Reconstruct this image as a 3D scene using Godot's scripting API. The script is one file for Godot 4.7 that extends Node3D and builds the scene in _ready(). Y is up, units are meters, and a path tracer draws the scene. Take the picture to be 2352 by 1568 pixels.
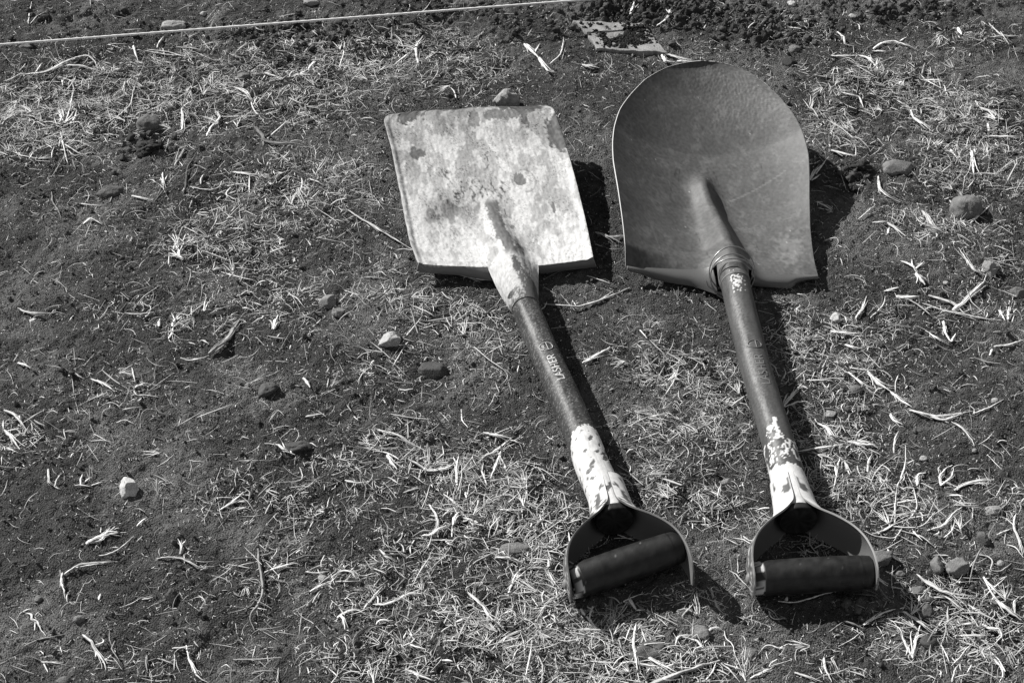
extends Node3D
# Two worn shovels lying side by side on dark soil strewn with chopped straw.

var cam_pitch := deg_to_rad(42.0)
var cam_pos := Vector3(0, 1.6, 0)
var focal := 4200.0            # focal length on a 2352 x 1568 picture
var n_low := FastNoiseLite.new()
var n_mid := FastNoiseLite.new()
var n_fine := FastNoiseLite.new()
var n_col := FastNoiseLite.new()
var rng := RandomNumberGenerator.new()
var used := {}
var straw_mat: StandardMaterial3D
var stone_mat: StandardMaterial3D
var wood_mat: StandardMaterial3D
var cement_mat: StandardMaterial3D
var steel_mat: StandardMaterial3D
var soil_mat: StandardMaterial3D
var crumb_mat: StandardMaterial3D

# ---------------------------------------------------------------- the setting's frame
func ray(px: float, py: float) -> Vector3:
	var f := Vector3(0, -sin(cam_pitch), -cos(cam_pitch))
	var u := Vector3(0, cos(cam_pitch), -sin(cam_pitch))
	return f + Vector3.RIGHT * ((px - 1176.0) / focal) - u * ((py - 784.0) / focal)

func at(px: float, py: float, h: float) -> Vector3:      # the point at height h on a sight line
	var d := ray(px, py)
	return cam_pos + d * ((h - cam_pos.y) / d.y)

func on_ground(px: float, py: float) -> Vector3:
	var p := at(px, py, 0)
	for k in 3:
		p = at(px, py, ground_height(p.x, p.z))
	return p

func metres(px: float, p: Vector3) -> float:             # picture length -> metres at a place
	var f := Vector3(0, -sin(cam_pitch), -cos(cam_pitch))
	return px * (p - cam_pos).dot(f) / focal

var flat_lines := []           # resting places of the shovels
var slab_poly := PackedVector2Array()
var slab_y := 0.0
func seg_dist(p: Vector2, a: Vector2, b: Vector2) -> float:
	var ab := b - a
	var t := clampf((p - a).dot(ab) / ab.length_squared(), 0, 1)
	return p.distance_to(a + ab * t)

func ground_height(x: float, z: float) -> float:
	var h := 0.011 * n_low.get_noise_2d(x, z) + 0.0065 * n_mid.get_noise_2d(x, z)
	if x > -0.3 and x < 0.5 and z < -1.2 and z > -2.5:
		var d := 1.0
		var rise := 0.0
		for s in flat_lines:
			var e: float = seg_dist(Vector2(x, z), s[0], s[1]) - s[2]
			d = minf(d, e)
			rise = maxf(rise, s[3] * smoothstep(0.05, 0.0, e))
		h = lerpf(h * 0.25 - 0.001, h, smoothstep(0.0, 0.12, d)) + rise
	return h

# ---------------------------------------------------------------- nodes
func numbered(called: String) -> String:
	var k: int = used.get(called, 0)
	used[called] = k + 1
	return called if k == 0 else "%s_%03d" % [called, k]

func tag(o: Node3D, label: String, category: String, group := "", kind := "") -> Node3D:
	o.set_meta("label", label)
	o.set_meta("category", category)
	if group != "": o.set_meta("group", group)
	if kind != "": o.set_meta("kind", kind)
	return o

func thing(called: String, label: String, category: String, where: Vector3, group := "") -> Node3D:
	var o := Node3D.new()
	o.name = numbered(called)
	o.position = where
	add_child(o)
	tag(o, label, category, group)
	return o

func put(called: String, m: Dictionary, mat: Material, parent: Node3D) -> MeshInstance3D:
	var o := MeshInstance3D.new()
	o.name = called
	o.mesh = commit(m)
	o.material_override = mat
	parent.add_child(o, true)
	return o

# ---------------------------------------------------------------- mesh helpers
func fresh() -> Dictionary:
	return {"v": PackedVector3Array(), "n": PackedVector3Array(), "c": PackedColorArray(), "u": PackedVector2Array(), "i": PackedInt32Array()}

func commit(m: Dictionary) -> ArrayMesh:
	var a := []
	a.resize(Mesh.ARRAY_MAX)
	a[Mesh.ARRAY_VERTEX] = m.v
	a[Mesh.ARRAY_NORMAL] = m.n
	a[Mesh.ARRAY_COLOR] = m.c
	a[Mesh.ARRAY_TEX_UV] = m.u
	a[Mesh.ARRAY_INDEX] = m.i
	var am := ArrayMesh.new()
	am.add_surface_from_arrays(Mesh.PRIMITIVE_TRIANGLES, a)
	return am

func grey(g: float) -> Color:
	return Color(g, g, g)

# rows of points; normals from finite differences; cols: matching rows of Color, or one Color
func grid_normals(rows: Array, flip: bool, wrap: bool) -> Array:
	var out := []
	var nr := rows.size()
	for j in nr:
		var r: PackedVector3Array = rows[j]
		var r0: PackedVector3Array = rows[maxi(j - 1, 0)]
		var r1: PackedVector3Array = rows[mini(j + 1, nr - 1)]
		var nc := r.size()
		var o := PackedVector3Array()
		o.resize(nc)
		for i in nc:
			var a: Vector3
			if wrap and (i == 0 or i == nc - 1):
				a = r[1] - r[nc - 2]
			else:
				a = r[mini(i + 1, nc - 1)] - r[maxi(i - 1, 0)]
			var b := r1[i] - r0[i]
			var n := a.cross(b)
			if n.length_squared() < 1e-18:
				n = Vector3.UP
			n = n.normalized()
			o[i] = -n if flip else n
		out.append(o)
	return out

func add_grid(m: Dictionary, rows: Array, cols, flip := false, wrap := false, normals := []) -> void:
	var ns: Array = normals if normals.size() else grid_normals(rows, flip, wrap)
	var nr := rows.size()
	var nc: int = rows[0].size()
	var base: int = m.v.size()
	var v: PackedVector3Array = m.v
	var n: PackedVector3Array = m.n
	var c: PackedColorArray = m.c
	var u: PackedVector2Array = m.u
	var ix: PackedInt32Array = m.i
	for j in nr:
		v.append_array(rows[j])
		n.append_array(ns[j])
		if cols is Color:
			var f := PackedColorArray()
			f.resize(nc)
			f.fill(cols)
			c.append_array(f)
		else:
			c.append_array(cols[j])
		for i in nc:
			u.append(Vector2(float(i) / (nc - 1), float(j) / (nr - 1)))
	for j in nr - 1:
		for i in nc - 1:
			var a := base + j * nc + i
			var b := a + 1
			var d := a + nc
			var e := d + 1
			if flip:
				ix.append_array(PackedInt32Array([a, b, d, b, e, d]))
			else:
				ix.append_array(PackedInt32Array([a, d, b, b, d, e]))
	m.v = v
	m.n = n
	m.c = c
	m.u = u
	m.i = ix

# a sheet with thickness: front rows, back rows, and a rim
func add_sheet(m: Dictionary, rows: Array, cols, thick: float, flip: bool, back: Color, rim: Color) -> void:
	var ns := grid_normals(rows, flip, false)
	add_grid(m, rows, cols, flip, false, ns)
	var rear := []
	for j in rows.size():
		var q := PackedVector3Array()
		for i in rows[j].size():
			q.append(rows[j][i] - ns[j][i] * thick)
		rear.append(q)
	add_grid(m, rear, back, not flip)
	var loop := []
	var nr := rows.size()
	var nc: int = rows[0].size()
	for i in nc: loop.append(Vector2i(0, i))
	for j in range(1, nr): loop.append(Vector2i(j, nc - 1))
	for i in range(nc - 2, -1, -1): loop.append(Vector2i(nr - 1, i))
	for j in range(nr - 2, -1, -1): loop.append(Vector2i(j, 0))
	var a := PackedVector3Array()
	var b := PackedVector3Array()
	var mid := PackedVector3Array()
	for q in loop:
		a.append(rows[q.x][q.y])
		b.append(rear[q.x][q.y])
	var ctr := Vector3.ZERO
	for p in a: ctr += p
	ctr /= a.size()
	for k in a.size():
		var o := (a[k] - ctr)
		mid.append((a[k] + b[k]) * 0.5 + o.normalized() * thick * 0.3)
	add_grid(m, [a, mid, b], rim, not flip, true)

# swept tube: path, radius per point, squash in height, colour per point
func add_tube(m: Dictionary, path: PackedVector3Array, radii: PackedFloat32Array, sides: int, squash: float, cols) -> void:
	var rows := []
	var crow := []
	var np := path.size()
	for k in np + 2:
		var j := clampi(k - 1, 0, np - 1)
		var t := (path[mini(j + 1, np - 1)] - path[maxi(j - 1, 0)]).normalized()
		var side := t.cross(Vector3.UP)
		if side.length() < 0.05: side = Vector3.RIGHT
		side = side.normalized()
		var up := side.cross(t).normalized()
		var r := 0.0 if k == 0 or k == np + 1 else radii[j]
		var row := PackedVector3Array()
		var cr := PackedColorArray()
		for i in sides + 1:
			var a := TAU * (i % sides) / sides
			row.append(path[j] + side * cos(a) * maxf(r, 1e-6) + up * sin(a) * maxf(r, 1e-6) * squash)
			cr.append(cols if cols is Color else cols[j])
		rows.append(row)
		crow.append(cr)
	# normals straight from the ring
	var ns := []
	for k in rows.size():
		var j := clampi(k - 1, 0, np - 1)
		var q := PackedVector3Array()
		var t := (path[mini(j + 1, np - 1)] - path[maxi(j - 1, 0)]).normalized()
		for i in sides + 1:
			if k == 0: q.append(-t)
			elif k == np + 1: q.append(t)
			else: q.append((rows[k][i] - path[j]).normalized())
		ns.append(q)
	add_grid(m, rows, crow, true, true, ns)

func smooth_path(pts: Array, step: float) -> PackedVector3Array:
	var c := Curve3D.new()
	for k in pts.size():
		var a: Vector3 = pts[maxi(k - 1, 0)]
		var b: Vector3 = pts[mini(k + 1, pts.size() - 1)]
		var tan := (b - a) / 8.5
		if k == 0 or k == pts.size() - 1: tan *= 0.6
		c.add_point(pts[k], -tan, tan)
	c.bake_interval = 0.001
	var l := c.get_baked_length()
	var n := maxi(3, int(ceil(l / step)))
	var out := PackedVector3Array()
	for k in n + 1:
		out.append(c.sample_baked(l * k / n, true))
	return out

func resample(px: Array, heights: Array, n: int) -> PackedVector3Array:
	# px: x,y,x,y...; heights: [fraction, h, fraction, h, ...]
	var flat := []
	for k in range(0, px.size(), 2): flat.append(Vector2(px[k], px[k + 1]))
	var len := [0.0]
	for k in range(1, flat.size()): len.append(len[-1] + flat[k].distance_to(flat[k - 1]))
	var pts := []
	for k in flat.size():
		pts.append(at(flat[k].x, flat[k].y, ramp(heights, len[k] / len[-1])))
	var p := smooth_path(pts, 0.0005)
	var cum := [0.0]
	for k in range(1, p.size()): cum.append(cum[-1] + p[k].distance_to(p[k - 1]))
	var out := PackedVector3Array()
	var j := 0
	for k in n + 1:
		var want: float = cum[-1] * k / n
		while j < p.size() - 2 and cum[j + 1] < want: j += 1
		var f: float = (want - cum[j]) / maxf(cum[j + 1] - cum[j], 1e-9)
		out.append(p[j].lerp(p[j + 1], clampf(f, 0, 1)))
	return out

func ramp(h: Array, t: float) -> float:
	for k in range(0, h.size() - 2, 2):
		if t <= h[k + 2]:
			return lerpf(h[k + 1], h[k + 3], smoothstep(h[k], h[k + 2], t) * 0.35 + 0.65 * clampf((t - h[k]) / (h[k + 2] - h[k]), 0, 1))
	return h[-1]

func spot(s: float, t: float, cs: float, ct: float, rs: float, rt: float, seed: float) -> float:
	# 1 inside a ragged blotch, 0 outside
	var d := Vector2((s - cs) / rs, (t - ct) / rt).length()
	d += 0.55 * n_col.get_noise_2d(s * 9.0 + seed * 7.0, t * 12.0 + seed * 3.0) + 0.45 * n_col.get_noise_2d(s * 40.0 + seed, t * 50.0)
	return 1.0 - smoothstep(0.85, 1.0, d)

func bump(freq: float, oct: int, size: int, kind: int, seed: int) -> NoiseTexture2D:
	var n := FastNoiseLite.new()
	n.noise_type = kind
	n.frequency = freq
	n.fractal_octaves = oct
	n.seed = seed
	var t := NoiseTexture2D.new()
	t.noise = n
	t.width = size
	t.height = size
	t.seamless = true
	return t

func surface_material(rough: float, bump_tex: Texture2D, per_metre: float, relief_cm: float) -> StandardMaterial3D:
	var m := StandardMaterial3D.new()
	m.vertex_color_use_as_albedo = true
	m.roughness = rough
	if bump_tex:
		m.heightmap_enabled = true
		m.heightmap_texture = bump_tex
		m.heightmap_scale = relief_cm
		m.uv1_triplanar = true
		m.uv1_scale = Vector3.ONE * per_metre
	return m

# ---------------------------------------------------------------- straw, stones
func stalk(called: String, label: String, category: String, tone: float, paths: Array) -> void:
	var root: Node3D
	var first := on_ground(paths[0][1], paths[0][2])
	if paths.size() > 1:
		root = thing(called, label, category, first)
	for k in paths.size():
		var p: Array = paths[k]
		var pts := []
		var upright := called in ["upright_stalk", "root_sprig", "sprig", "forked_stalk", "hooked_stalk", "spike"]
		for j in range(1, p.size(), 2):
			var q := on_ground(p[j], p[j + 1])
			var f := float(j - 1) / maxf(p.size() - 3, 1)
			var w := metres(p[0] * 1.25, q)
			var lift := w * 0.35 + 0.0012 + 0.004 * sin(f * PI) * rng.randf()
			if label.contains("shovel") and (label.contains("grip") or label.contains("inside")):
				lift = (w * 0.3 + 0.001) if not label.contains("inside") else 0.006 + 0.016 * f
			# the lift keeps the point on its sight line
			pts.append(at(p[j], p[j + 1], q.y + lift))
		var path := smooth_path(pts, 0.0035)
		var rad := PackedFloat32Array()
		var cols := []
		var wm := metres(p[0] * 1.25, pts[0]) * 0.5
		var s := rng.randf() * 100.0
		for j in path.size():
			var f := float(j) / (path.size() - 1)
			var r := wm * (1.08 + 0.5 * n_col.get_noise_2d(f * 9.0 + s, s) + 0.35 * n_col.get_noise_2d(f * 40.0 + s, s))
			if f < 0.08: r *= lerpf(0.55, 1.0, f / 0.08)
			r *= lerpf(1.0, 0.3, smoothstep(0.5, 1.0, f))
			rad.append(r)
			path[j] += Vector3(n_col.get_noise_2d(f * 14.0, s), n_col.get_noise_2d(f * 12.0, s + 9.0) * 0.6, n_col.get_noise_2d(f * 14.0, s + 20.0)) * 0.0007
			var g := tone * (1.0 + 0.55 * n_col.get_noise_2d(f * 22.0 + s * 2.0, s))
			cols.append(grey(clampf(g * 1.1, 0.02, 0.92)))
		var m := fresh()
		var base := first if root else path[0]
		for j in path.size(): path[j] -= base
		add_tube(m, path, rad, 6, 0.34, cols)
		if p[0] >= 3.2 and path.size() > 7 and not called.contains("twig") and not called.contains("leaf"):
			for e in 2:                                     # fibres split off the stem
				var i0 := rng.randi_range(0, path.size() / 3)
				var i1 := rng.randi_range(path.size() / 2, path.size() - 1)
				var fp := PackedVector3Array()
				var fr := PackedFloat32Array()
				var side := (path[i1] - path[i0]).cross(Vector3.UP).normalized() * (1.0 if e == 0 else -1.0)
				var spread := rng.randf_range(0.6, 2.6) * wm
				for j in range(i0, i1 + 1):
					var f := float(j - i0) / maxf(i1 - i0, 1)
					fp.append(path[j] + side * (wm * 0.7 + spread * f * f) + Vector3(0, wm * 0.3 * sin(f * 5.0), 0))
					fr.append(wm * 0.42 * (1.0 - 0.6 * f))
				if fp.size() > 3: add_tube(m, fp, fr, 5, 0.7, grey(clampf(tone * rng.randf_range(0.75, 1.1), 0.02, 0.9)))
		var mat := wood_mat if tone < 0.45 else straw_mat
		if root:
			put("main_stem" if k == 0 else "side_strand", m, mat, root)
		else:
			var o := MeshInstance3D.new()
			o.name = numbered(called)
			o.mesh = commit(m)
			o.material_override = mat
			o.position = base
			add_child(o)
			tag(o, label, category)

func lump_mesh(seed: int, size: Vector3, facets: int, rough: float, tone: float, nu := 22, nv := 14) -> ArrayMesh:
	var g := RandomNumberGenerator.new()
	g.seed = seed
	var planes := []
	for k in facets:
		var d := Vector3(g.randf_range(-1, 1), g.randf_range(-0.4, 1), g.randf_range(-1, 1)).normalized()
		planes.append([d, g.randf_range(0.62, 0.85)])
	var rows := []
	var cols := []
	var o := g.randf() * 50.0
	for j in nv + 1:
		var th := PI * j / nv
		var row := PackedVector3Array()
		var cr := PackedColorArray()
		for i in nu + 1:
			var ph := TAU * (i % nu) / nu
			var d := Vector3(sin(th) * cos(ph), cos(th), sin(th) * sin(ph))
			var r := 1.0 + rough * n_col.get_noise_3d(d.x * 1.6 + o, d.y * 1.6, d.z * 1.6) + rough * 0.3 * n_col.get_noise_3d(d.x * 6.0, d.y * 6.0 + o, d.z * 6.0) + rough * 0.16 * n_col.get_noise_3d(d.x * 16.0, d.y * 16.0 + o, d.z * 16.0)
			for p in planes:
				var dd: float = d.dot(p[0])
				if dd > 0.05: r = minf(r, p[1] / dd + 0.02)
			row.append(d * r * size)
			var c := tone * (1.0 + 0.35 * n_col.get_noise_3d(d.x * 3.0, d.y * 3.0, d.z * 3.0 + o) + 0.35 * n_col.get_noise_3d(d.x * 14.0 + o, d.y * 14.0, d.z * 14.0))
			cr.append(grey(clampf(c, 0.01, 0.8)))
		rows.append(row)
		cols.append(cr)
	var m := fresh()
	add_grid(m, rows, cols, true, true)
	return commit(m)

var stone_count := 0
func stone(called: String, label: String, px: float, py: float, w: float, h: float, tone: float, facets := 0, turn := 0.0, sink := 0.35, height := 0.42) -> void:
	# px, py: centre of the visible stone; w, h: its visible width and height
	stone_count += 1
	var p := on_ground(px, py + h * 0.18)
	var wm := metres(w, p)
	var hm := metres(h, p)
	var tall := hm * height
	var o := MeshInstance3D.new()
	o.name = numbered(called)
	o.mesh = lump_mesh(stone_count * 13, Vector3(wm * 0.53, tall, maxf(hm * 0.62, wm * 0.28)), facets + 3 if facets > 0 else 0, (0.3 if facets > 0 else 0.2) if not called.contains("clod") else 0.75, tone, 40, 26)
	o.material_override = stone_mat
	o.position = Vector3(p.x, ground_height(p.x, p.z) + tall * (1.0 - 2.0 * sink), p.z)
	o.rotation.y = turn
	add_child(o)
	tag(o, label, "clod" if called.contains("clod") else ("pebble" if called == "pebble" else "stone"))

# a unit straw along x, its shape varied by kind
func straw_mesh(seed: int, kind: int) -> ArrayMesh:
	var g := RandomNumberGenerator.new()
	g.seed = seed * 91 + 7
	var m := fresh()
	var strands := 1
	if kind == 3: strands = 2
	if kind == 4: strands = 6
	for s in strands:
		var n := 7
		var bend := g.randf_range(-0.06, 0.06)
		var lift := g.randf_range(0.0, 0.05)
		if kind == 1: bend = g.randf_range(0.12, 0.3) * (1 if g.randf() < 0.5 else -1)
		if kind == 2: bend = g.randf_range(0.3, 0.6) * (1 if g.randf() < 0.5 else -1)
		var kink := g.randf_range(-0.12, 0.12) if kind != 2 else 0.0
		var path := PackedVector3Array()
		var rad := PackedFloat32Array()
		var cols := []
		var yaw := 0.0 if s == 0 else g.randf_range(0.3, 0.8)
		if kind == 4: yaw = g.randf_range(-0.9, 0.9)
		for k in n:
			var f := float(k) / (n - 1)
			var x := f - 0.5
			var q := Vector3(x, lift * (1.0 - 4.0 * x * x), bend * (1.0 - 4.0 * x * x) + kink * absf(x))
			if kind == 2: q.x *= 0.8
			if kind == 1: q = Vector3(x, lift, bend * 1.3 * (0.5 - absf(x + kink)))
			if s > 0 and kind == 3: q = Vector3(-0.15, 0.01, 0) + (q + Vector3(0.5, 0, 0)).rotated(Vector3.UP, yaw) * 0.6
			if kind == 4: q = Vector3(-0.5, 0, 0) + (q + Vector3(0.5, 0, 0)).rotated(Vector3(0, 0, 1), 0.12 * (s % 3)).rotated(Vector3.UP, yaw) * (1.0 - 0.1 * s)
			path.append(q)
			var r := 0.5 * (1.0 - 0.75 * pow(absf(f - 0.42) * 1.7, 1.6)) * g.randf_range(0.6, 1.3)
			rad.append(maxf(r, 0.05))
			cols.append(grey(g.randf_range(0.82, 1.0)))
		# the cross-section is one unit wide here; each copy's basis gives the real width
		var rows := []
		var crow := []
		var ns := []
		for k in n:
			var row := PackedVector3Array()
			var cr := PackedColorArray()
			var nn := PackedVector3Array()
			var t := (path[mini(k + 1, n - 1)] - path[maxi(k - 1, 0)]).normalized()
			for i in 6:
				var a := TAU * (i % 5) / 5.0 + 0.3
				var off := Vector3(0, sin(a) * 0.34, cos(a)) * rad[k]
				row.append(path[k] + off * 0.06)
				nn.append(Vector3(-t.z * cos(a) * 0.4, sin(a), cos(a)).normalized())
				cr.append(cols[k])
			rows.append(row)
			crow.append(cr)
			ns.append(nn)
		add_grid(m, rows, crow, true, true, ns)
	return commit(m)

# ---------------------------------------------------------------- density of the straw
var dens := PackedFloat32Array()
const DX0 := -1.05
const DZ0 := -3.0
const DN := 210
func blob(list: Array) -> Array:
	var out := []
	for b in list:
		var p := at(b[0], b[1], 0)
		out.append([p.x, p.z, metres(b[2], p), metres(b[3], p) / 0.66, b[4]])
	return out

func fill_density(blobs: Array) -> void:
	dens.resize(DN * DN)
	for j in DN:
		for i in DN:
			var x := DX0 + i * 0.01
			var z := DZ0 + j * 0.01
			var d := 0.075
			for b in blobs:
				var e: float = ((x - b[0]) / b[2]) ** 2 + ((z - b[1]) / b[3]) ** 2
				if e < 6.0: d += b[4] * exp(-e * 1.1)
			dens[j * DN + i] = d

func density(x: float, z: float) -> float:
	var i := clampi(int((x - DX0) * 100.0), 0, DN - 1)
	var j := clampi(int((z - DZ0) * 100.0), 0, DN - 1)
	return dens[j * DN + i]

# ---------------------------------------------------------------- shovel shapes
var square_left: PackedVector3Array
var square_right: PackedVector3Array
var round_left: PackedVector3Array
var round_right: PackedVector3Array
const NB := 200

func square_blade(s: float, t: float) -> Vector3:
	var k := clampf(t, 0, 1) * NB
	var j := mini(int(k), NB - 1)
	var l := square_left[j].lerp(square_left[j + 1], k - j)
	var r := square_right[j].lerp(square_right[j + 1], k - j)
	var p := l.lerp(r, (s + 1.0) * 0.5)
	p.y -= 0.007 * (1.0 - s * s) * smoothstep(1.0, 0.75, t) * smoothstep(-0.15, 0.3, t)
	p.y += 0.0035 * smoothstep(0.93, 0.99, absf(s)) * smoothstep(0.99, 0.9, t)
	var bow := (1.0 - absf(s - 0.06)) * smoothstep(0.28, 0.0, t)
	p += Vector3(0.12, 0, 0.99) * 0.013 * bow
	p += Vector3(0.1, 0, -0.99) * (0.004 * (1.0 - s * s) + 0.0012 * sin(s * 7.0)) * smoothstep(0.9, 1.0, t)
	var mid := 0.06 - 0.08 * smoothstep(0.0, 0.32, t)
	var x := (s - mid) * 0.121
	var a := 0.0235 * smoothstep(0.52, 0.02, t)
	var w := lerpf(0.022, 0.012, smoothstep(0.0, 0.45, t))
	p.y += a * exp(-pow(absf(x) / w, 2.3))
	# crust relief
	p.y += 0.0009 * n_col.get_noise_2d(s * 4.0, t * 5.0) + 0.0006 * n_col.get_noise_2d(s * 30.0, t * 36.0)
	var bare := square_bare(s, t)
	p.y -= 0.0007 * bare
	return p

func square_bare(s: float, t: float) -> float:            # where the dried cement has come off
	var b := 0.0
	b = maxf(b, spot(s, t, -0.69, 0.975, 0.18, 0.06, 1.0))
	b = maxf(b, spot(s, t, 0.70, 0.995, 0.29, 0.045, 2.0))
	b = maxf(b, spot(s, t, 0.44, 0.94, 0.26, 0.035, 3.0) * 0.75)
	b = maxf(b, spot(s, t, 0.05, 0.925, 0.08, 0.045, 4.0) * 0.6)
	b = maxf(b, spot(s, t, 0.645, 0.886, 0.04, 0.045, 5.0))
	b = maxf(b, spot(s, t, 0.97, 0.79, 0.13, 0.12, 6.0))
	b = maxf(b, spot(s, t, -0.745, 0.71, 0.045, 0.05, 7.0) * 0.95)
	b = maxf(b, spot(s, t, -0.68, 0.715, 0.06, 0.02, 7.5) * 0.9)
	b = maxf(b, spot(s, t, 0.385, 0.515, 0.055, 0.035, 8.0) * 0.8)
	var ring := Vector2((s - 0.45) / 0.11, (t - 0.51) / 0.07).length()
	b = maxf(b, (1.0 - smoothstep(0.0, 0.14, absf(ring - 1.0))) * 0.5 * smoothstep(0.36, 0.46, s))
	b = maxf(b, spot(s, t, 0.69, 0.325, 0.03, 0.035, 9.0) * 0.8)
	b = maxf(b, spot(s, t, 0.64, 0.22, 0.1, 0.05, 10.0) * 0.25)
	# worn crest of the ridge
	var mid := 0.06 - 0.08 * smoothstep(0.0, 0.32, t)
	var e := absf(s - mid - 0.015) / 0.088 + 0.3 * n_col.get_noise_2d(s * 25.0, t * 30.0) + 0.25 * n_col.get_noise_2d(s * 90.0, t * 110.0)
	b = maxf(b, (1.0 - smoothstep(0.7, 1.0, e)) * smoothstep(-0.02, 0.05, t) * smoothstep(0.42, 0.36, t) * 0.92)
	# a dark line along the front edge
	b = maxf(b, smoothstep(0.985, 0.995, t + 0.012 * n_col.get_noise_2d(s * 14.0, 3.0)) * 0.8)
	return b

func mid_at(t: float) -> float:
	return 0.06 - 0.08 * smoothstep(0.0, 0.32, t)

func square_tone(s: float, t: float) -> float:
	var c := 0.52 + 0.13 * n_col.get_noise_2d(s * 3.0 + 5.0, t * 3.5) + 0.07 * n_col.get_noise_2d(s * 60.0, t * 70.0) + 0.06 * n_col.get_noise_2d(s * 170.0, t * 200.0)
	var film := n_col.get_noise_2d(s * 7.0 + 12.0, t * 9.0) + 0.5 * n_col.get_noise_2d(s * 24.0, t * 30.0) + 0.12 * n_col.get_noise_2d(s * 80.0, t * 95.0)
	c += 0.07 * n_col.get_noise_2d(s * 75.0 - t * 8.0, t * 7.0 + 3.0) - 0.06 * smoothstep(0.88, 0.97, t)
	c += lerpf(-0.11, 0.07, smoothstep(-0.12, 0.12, film + 0.5 * (0.5 - t)))
	if n_col.get_noise_2d(s * 120.0 + 60.0, t * 140.0) + 0.5 * n_col.get_noise_2d(s * 9.0, t * 11.0 + 70.0) > 0.58: c -= 0.22
	c += 0.06 * smoothstep(0.6, 0.1, t) - 0.05 * smoothstep(0.5, 0.9, t)
	# dusty grey stain on the left
	var e := Vector2((s + 0.62) / 0.42, (t - 0.36) / 0.15).length() + 0.5 * n_col.get_noise_2d(s * 7.0, t * 9.0 + 30.0)
	c -= 0.25 * (1.0 - smoothstep(0.1, 1.1, e))
	e = Vector2((s - 0.17) / 0.10, (t - 0.09) / 0.07).length() + 0.5 * n_col.get_noise_2d(s * 17.0, t * 19.0)
	c -= 0.3 * (1.0 - smoothstep(0.4, 1.1, e))
	c -= 0.12 * smoothstep(0.8, 0.0, Vector2((s + 0.75) / 0.3, (t - 0.7) / 0.3).length())
	# flaked area round the head of the ridge
	e = Vector2((s + 0.05) / 0.5, (t - 0.47) / 0.1).length()
	var flake := n_col.get_noise_2d(s * 30.0 + 40.0, t * 36.0)
	c -= 0.30 * smoothstep(0.22, 0.45, flake) * (1.0 - smoothstep(0.5, 1.1, e))
	c -= 0.14 * smoothstep(-0.3, -0.12, s - mid_at(t)) * smoothstep(0.0, -0.1, s - mid_at(t)) * smoothstep(0.5, 0.3, t)
	# cracks
	for k in [[-0.475, 0.386, -0.2, 0.487], [0.05, 0.52, 0.09, 0.43], [0.09, 0.43, 0.2, 0.2], [0.0, 0.55, 0.1, 0.72], [-0.42, 0.5, -0.46, 0.6], [0.82, 0.72, 0.86, 0.88]]:
		var p := Vector2(s + 0.05 * n_col.get_noise_2d(s * 22.0, t * 26.0), t * 1.25 + 0.05 * n_col.get_noise_2d(s * 22.0 + 90.0, t * 26.0))
		var d := seg_dist(p, Vector2(k[0], k[1] * 1.25), Vector2(k[2], k[3] * 1.25))
		c -= 0.32 * (1.0 - smoothstep(0.004, 0.013, d)) * smoothstep(-0.3, 0.1, n_col.get_noise_2d(s * 14.0, t * 14.0 + 5.0))
	var bare := square_bare(s, t)
	c = lerpf(c, 0.13 + 0.06 * n_col.get_noise_2d(s * 40.0, t * 44.0), bare)
	return clampf(c, 0.05, 0.82)

func round_blade(s: float, t: float) -> Vector3:
	var k := clampf(t, 0, 1) * NB
	var j := mini(int(k), NB - 1)
	var l := round_left[j].lerp(round_left[j + 1], k - j)
	var r := round_right[j].lerp(round_right[j + 1], k - j)
	var p := l.lerp(r, (s + 1.0) * 0.5)
	var depth := ramp([0.0, 0.001, 0.1, 0.025, 0.3, 0.046, 0.55, 0.050, 0.75, 0.027, 0.9, 0.009, 1.0, 0.0], t)
	p.y -= depth * (1.0 - pow(absf(s), 2.0))
	var mid := lerpf(0.12, -0.07, smoothstep(0.0, 0.46, t))
	var x := (s - mid) * 0.132
	var a := 0.033 * smoothstep(0.475, 0.38, t) * lerpf(1.0, 0.55, smoothstep(0.1, 0.42, t)) * lerpf(0.82, 1.0, smoothstep(0.0, 0.12, t))
	var w := lerpf(0.0215, 0.0115, smoothstep(0.0, 0.46, t)) * (1.35 if x < 0.0 else 1.0)
	p.y += a * exp(-pow(absf(x) / w, 1.9))
	p.y += 0.0006 * n_col.get_noise_2d(p.x * 380.0, p.z * 380.0) * smoothstep(0.45, 0.75, t) * smoothstep(-0.7, 0.5, s)
	return p

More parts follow.
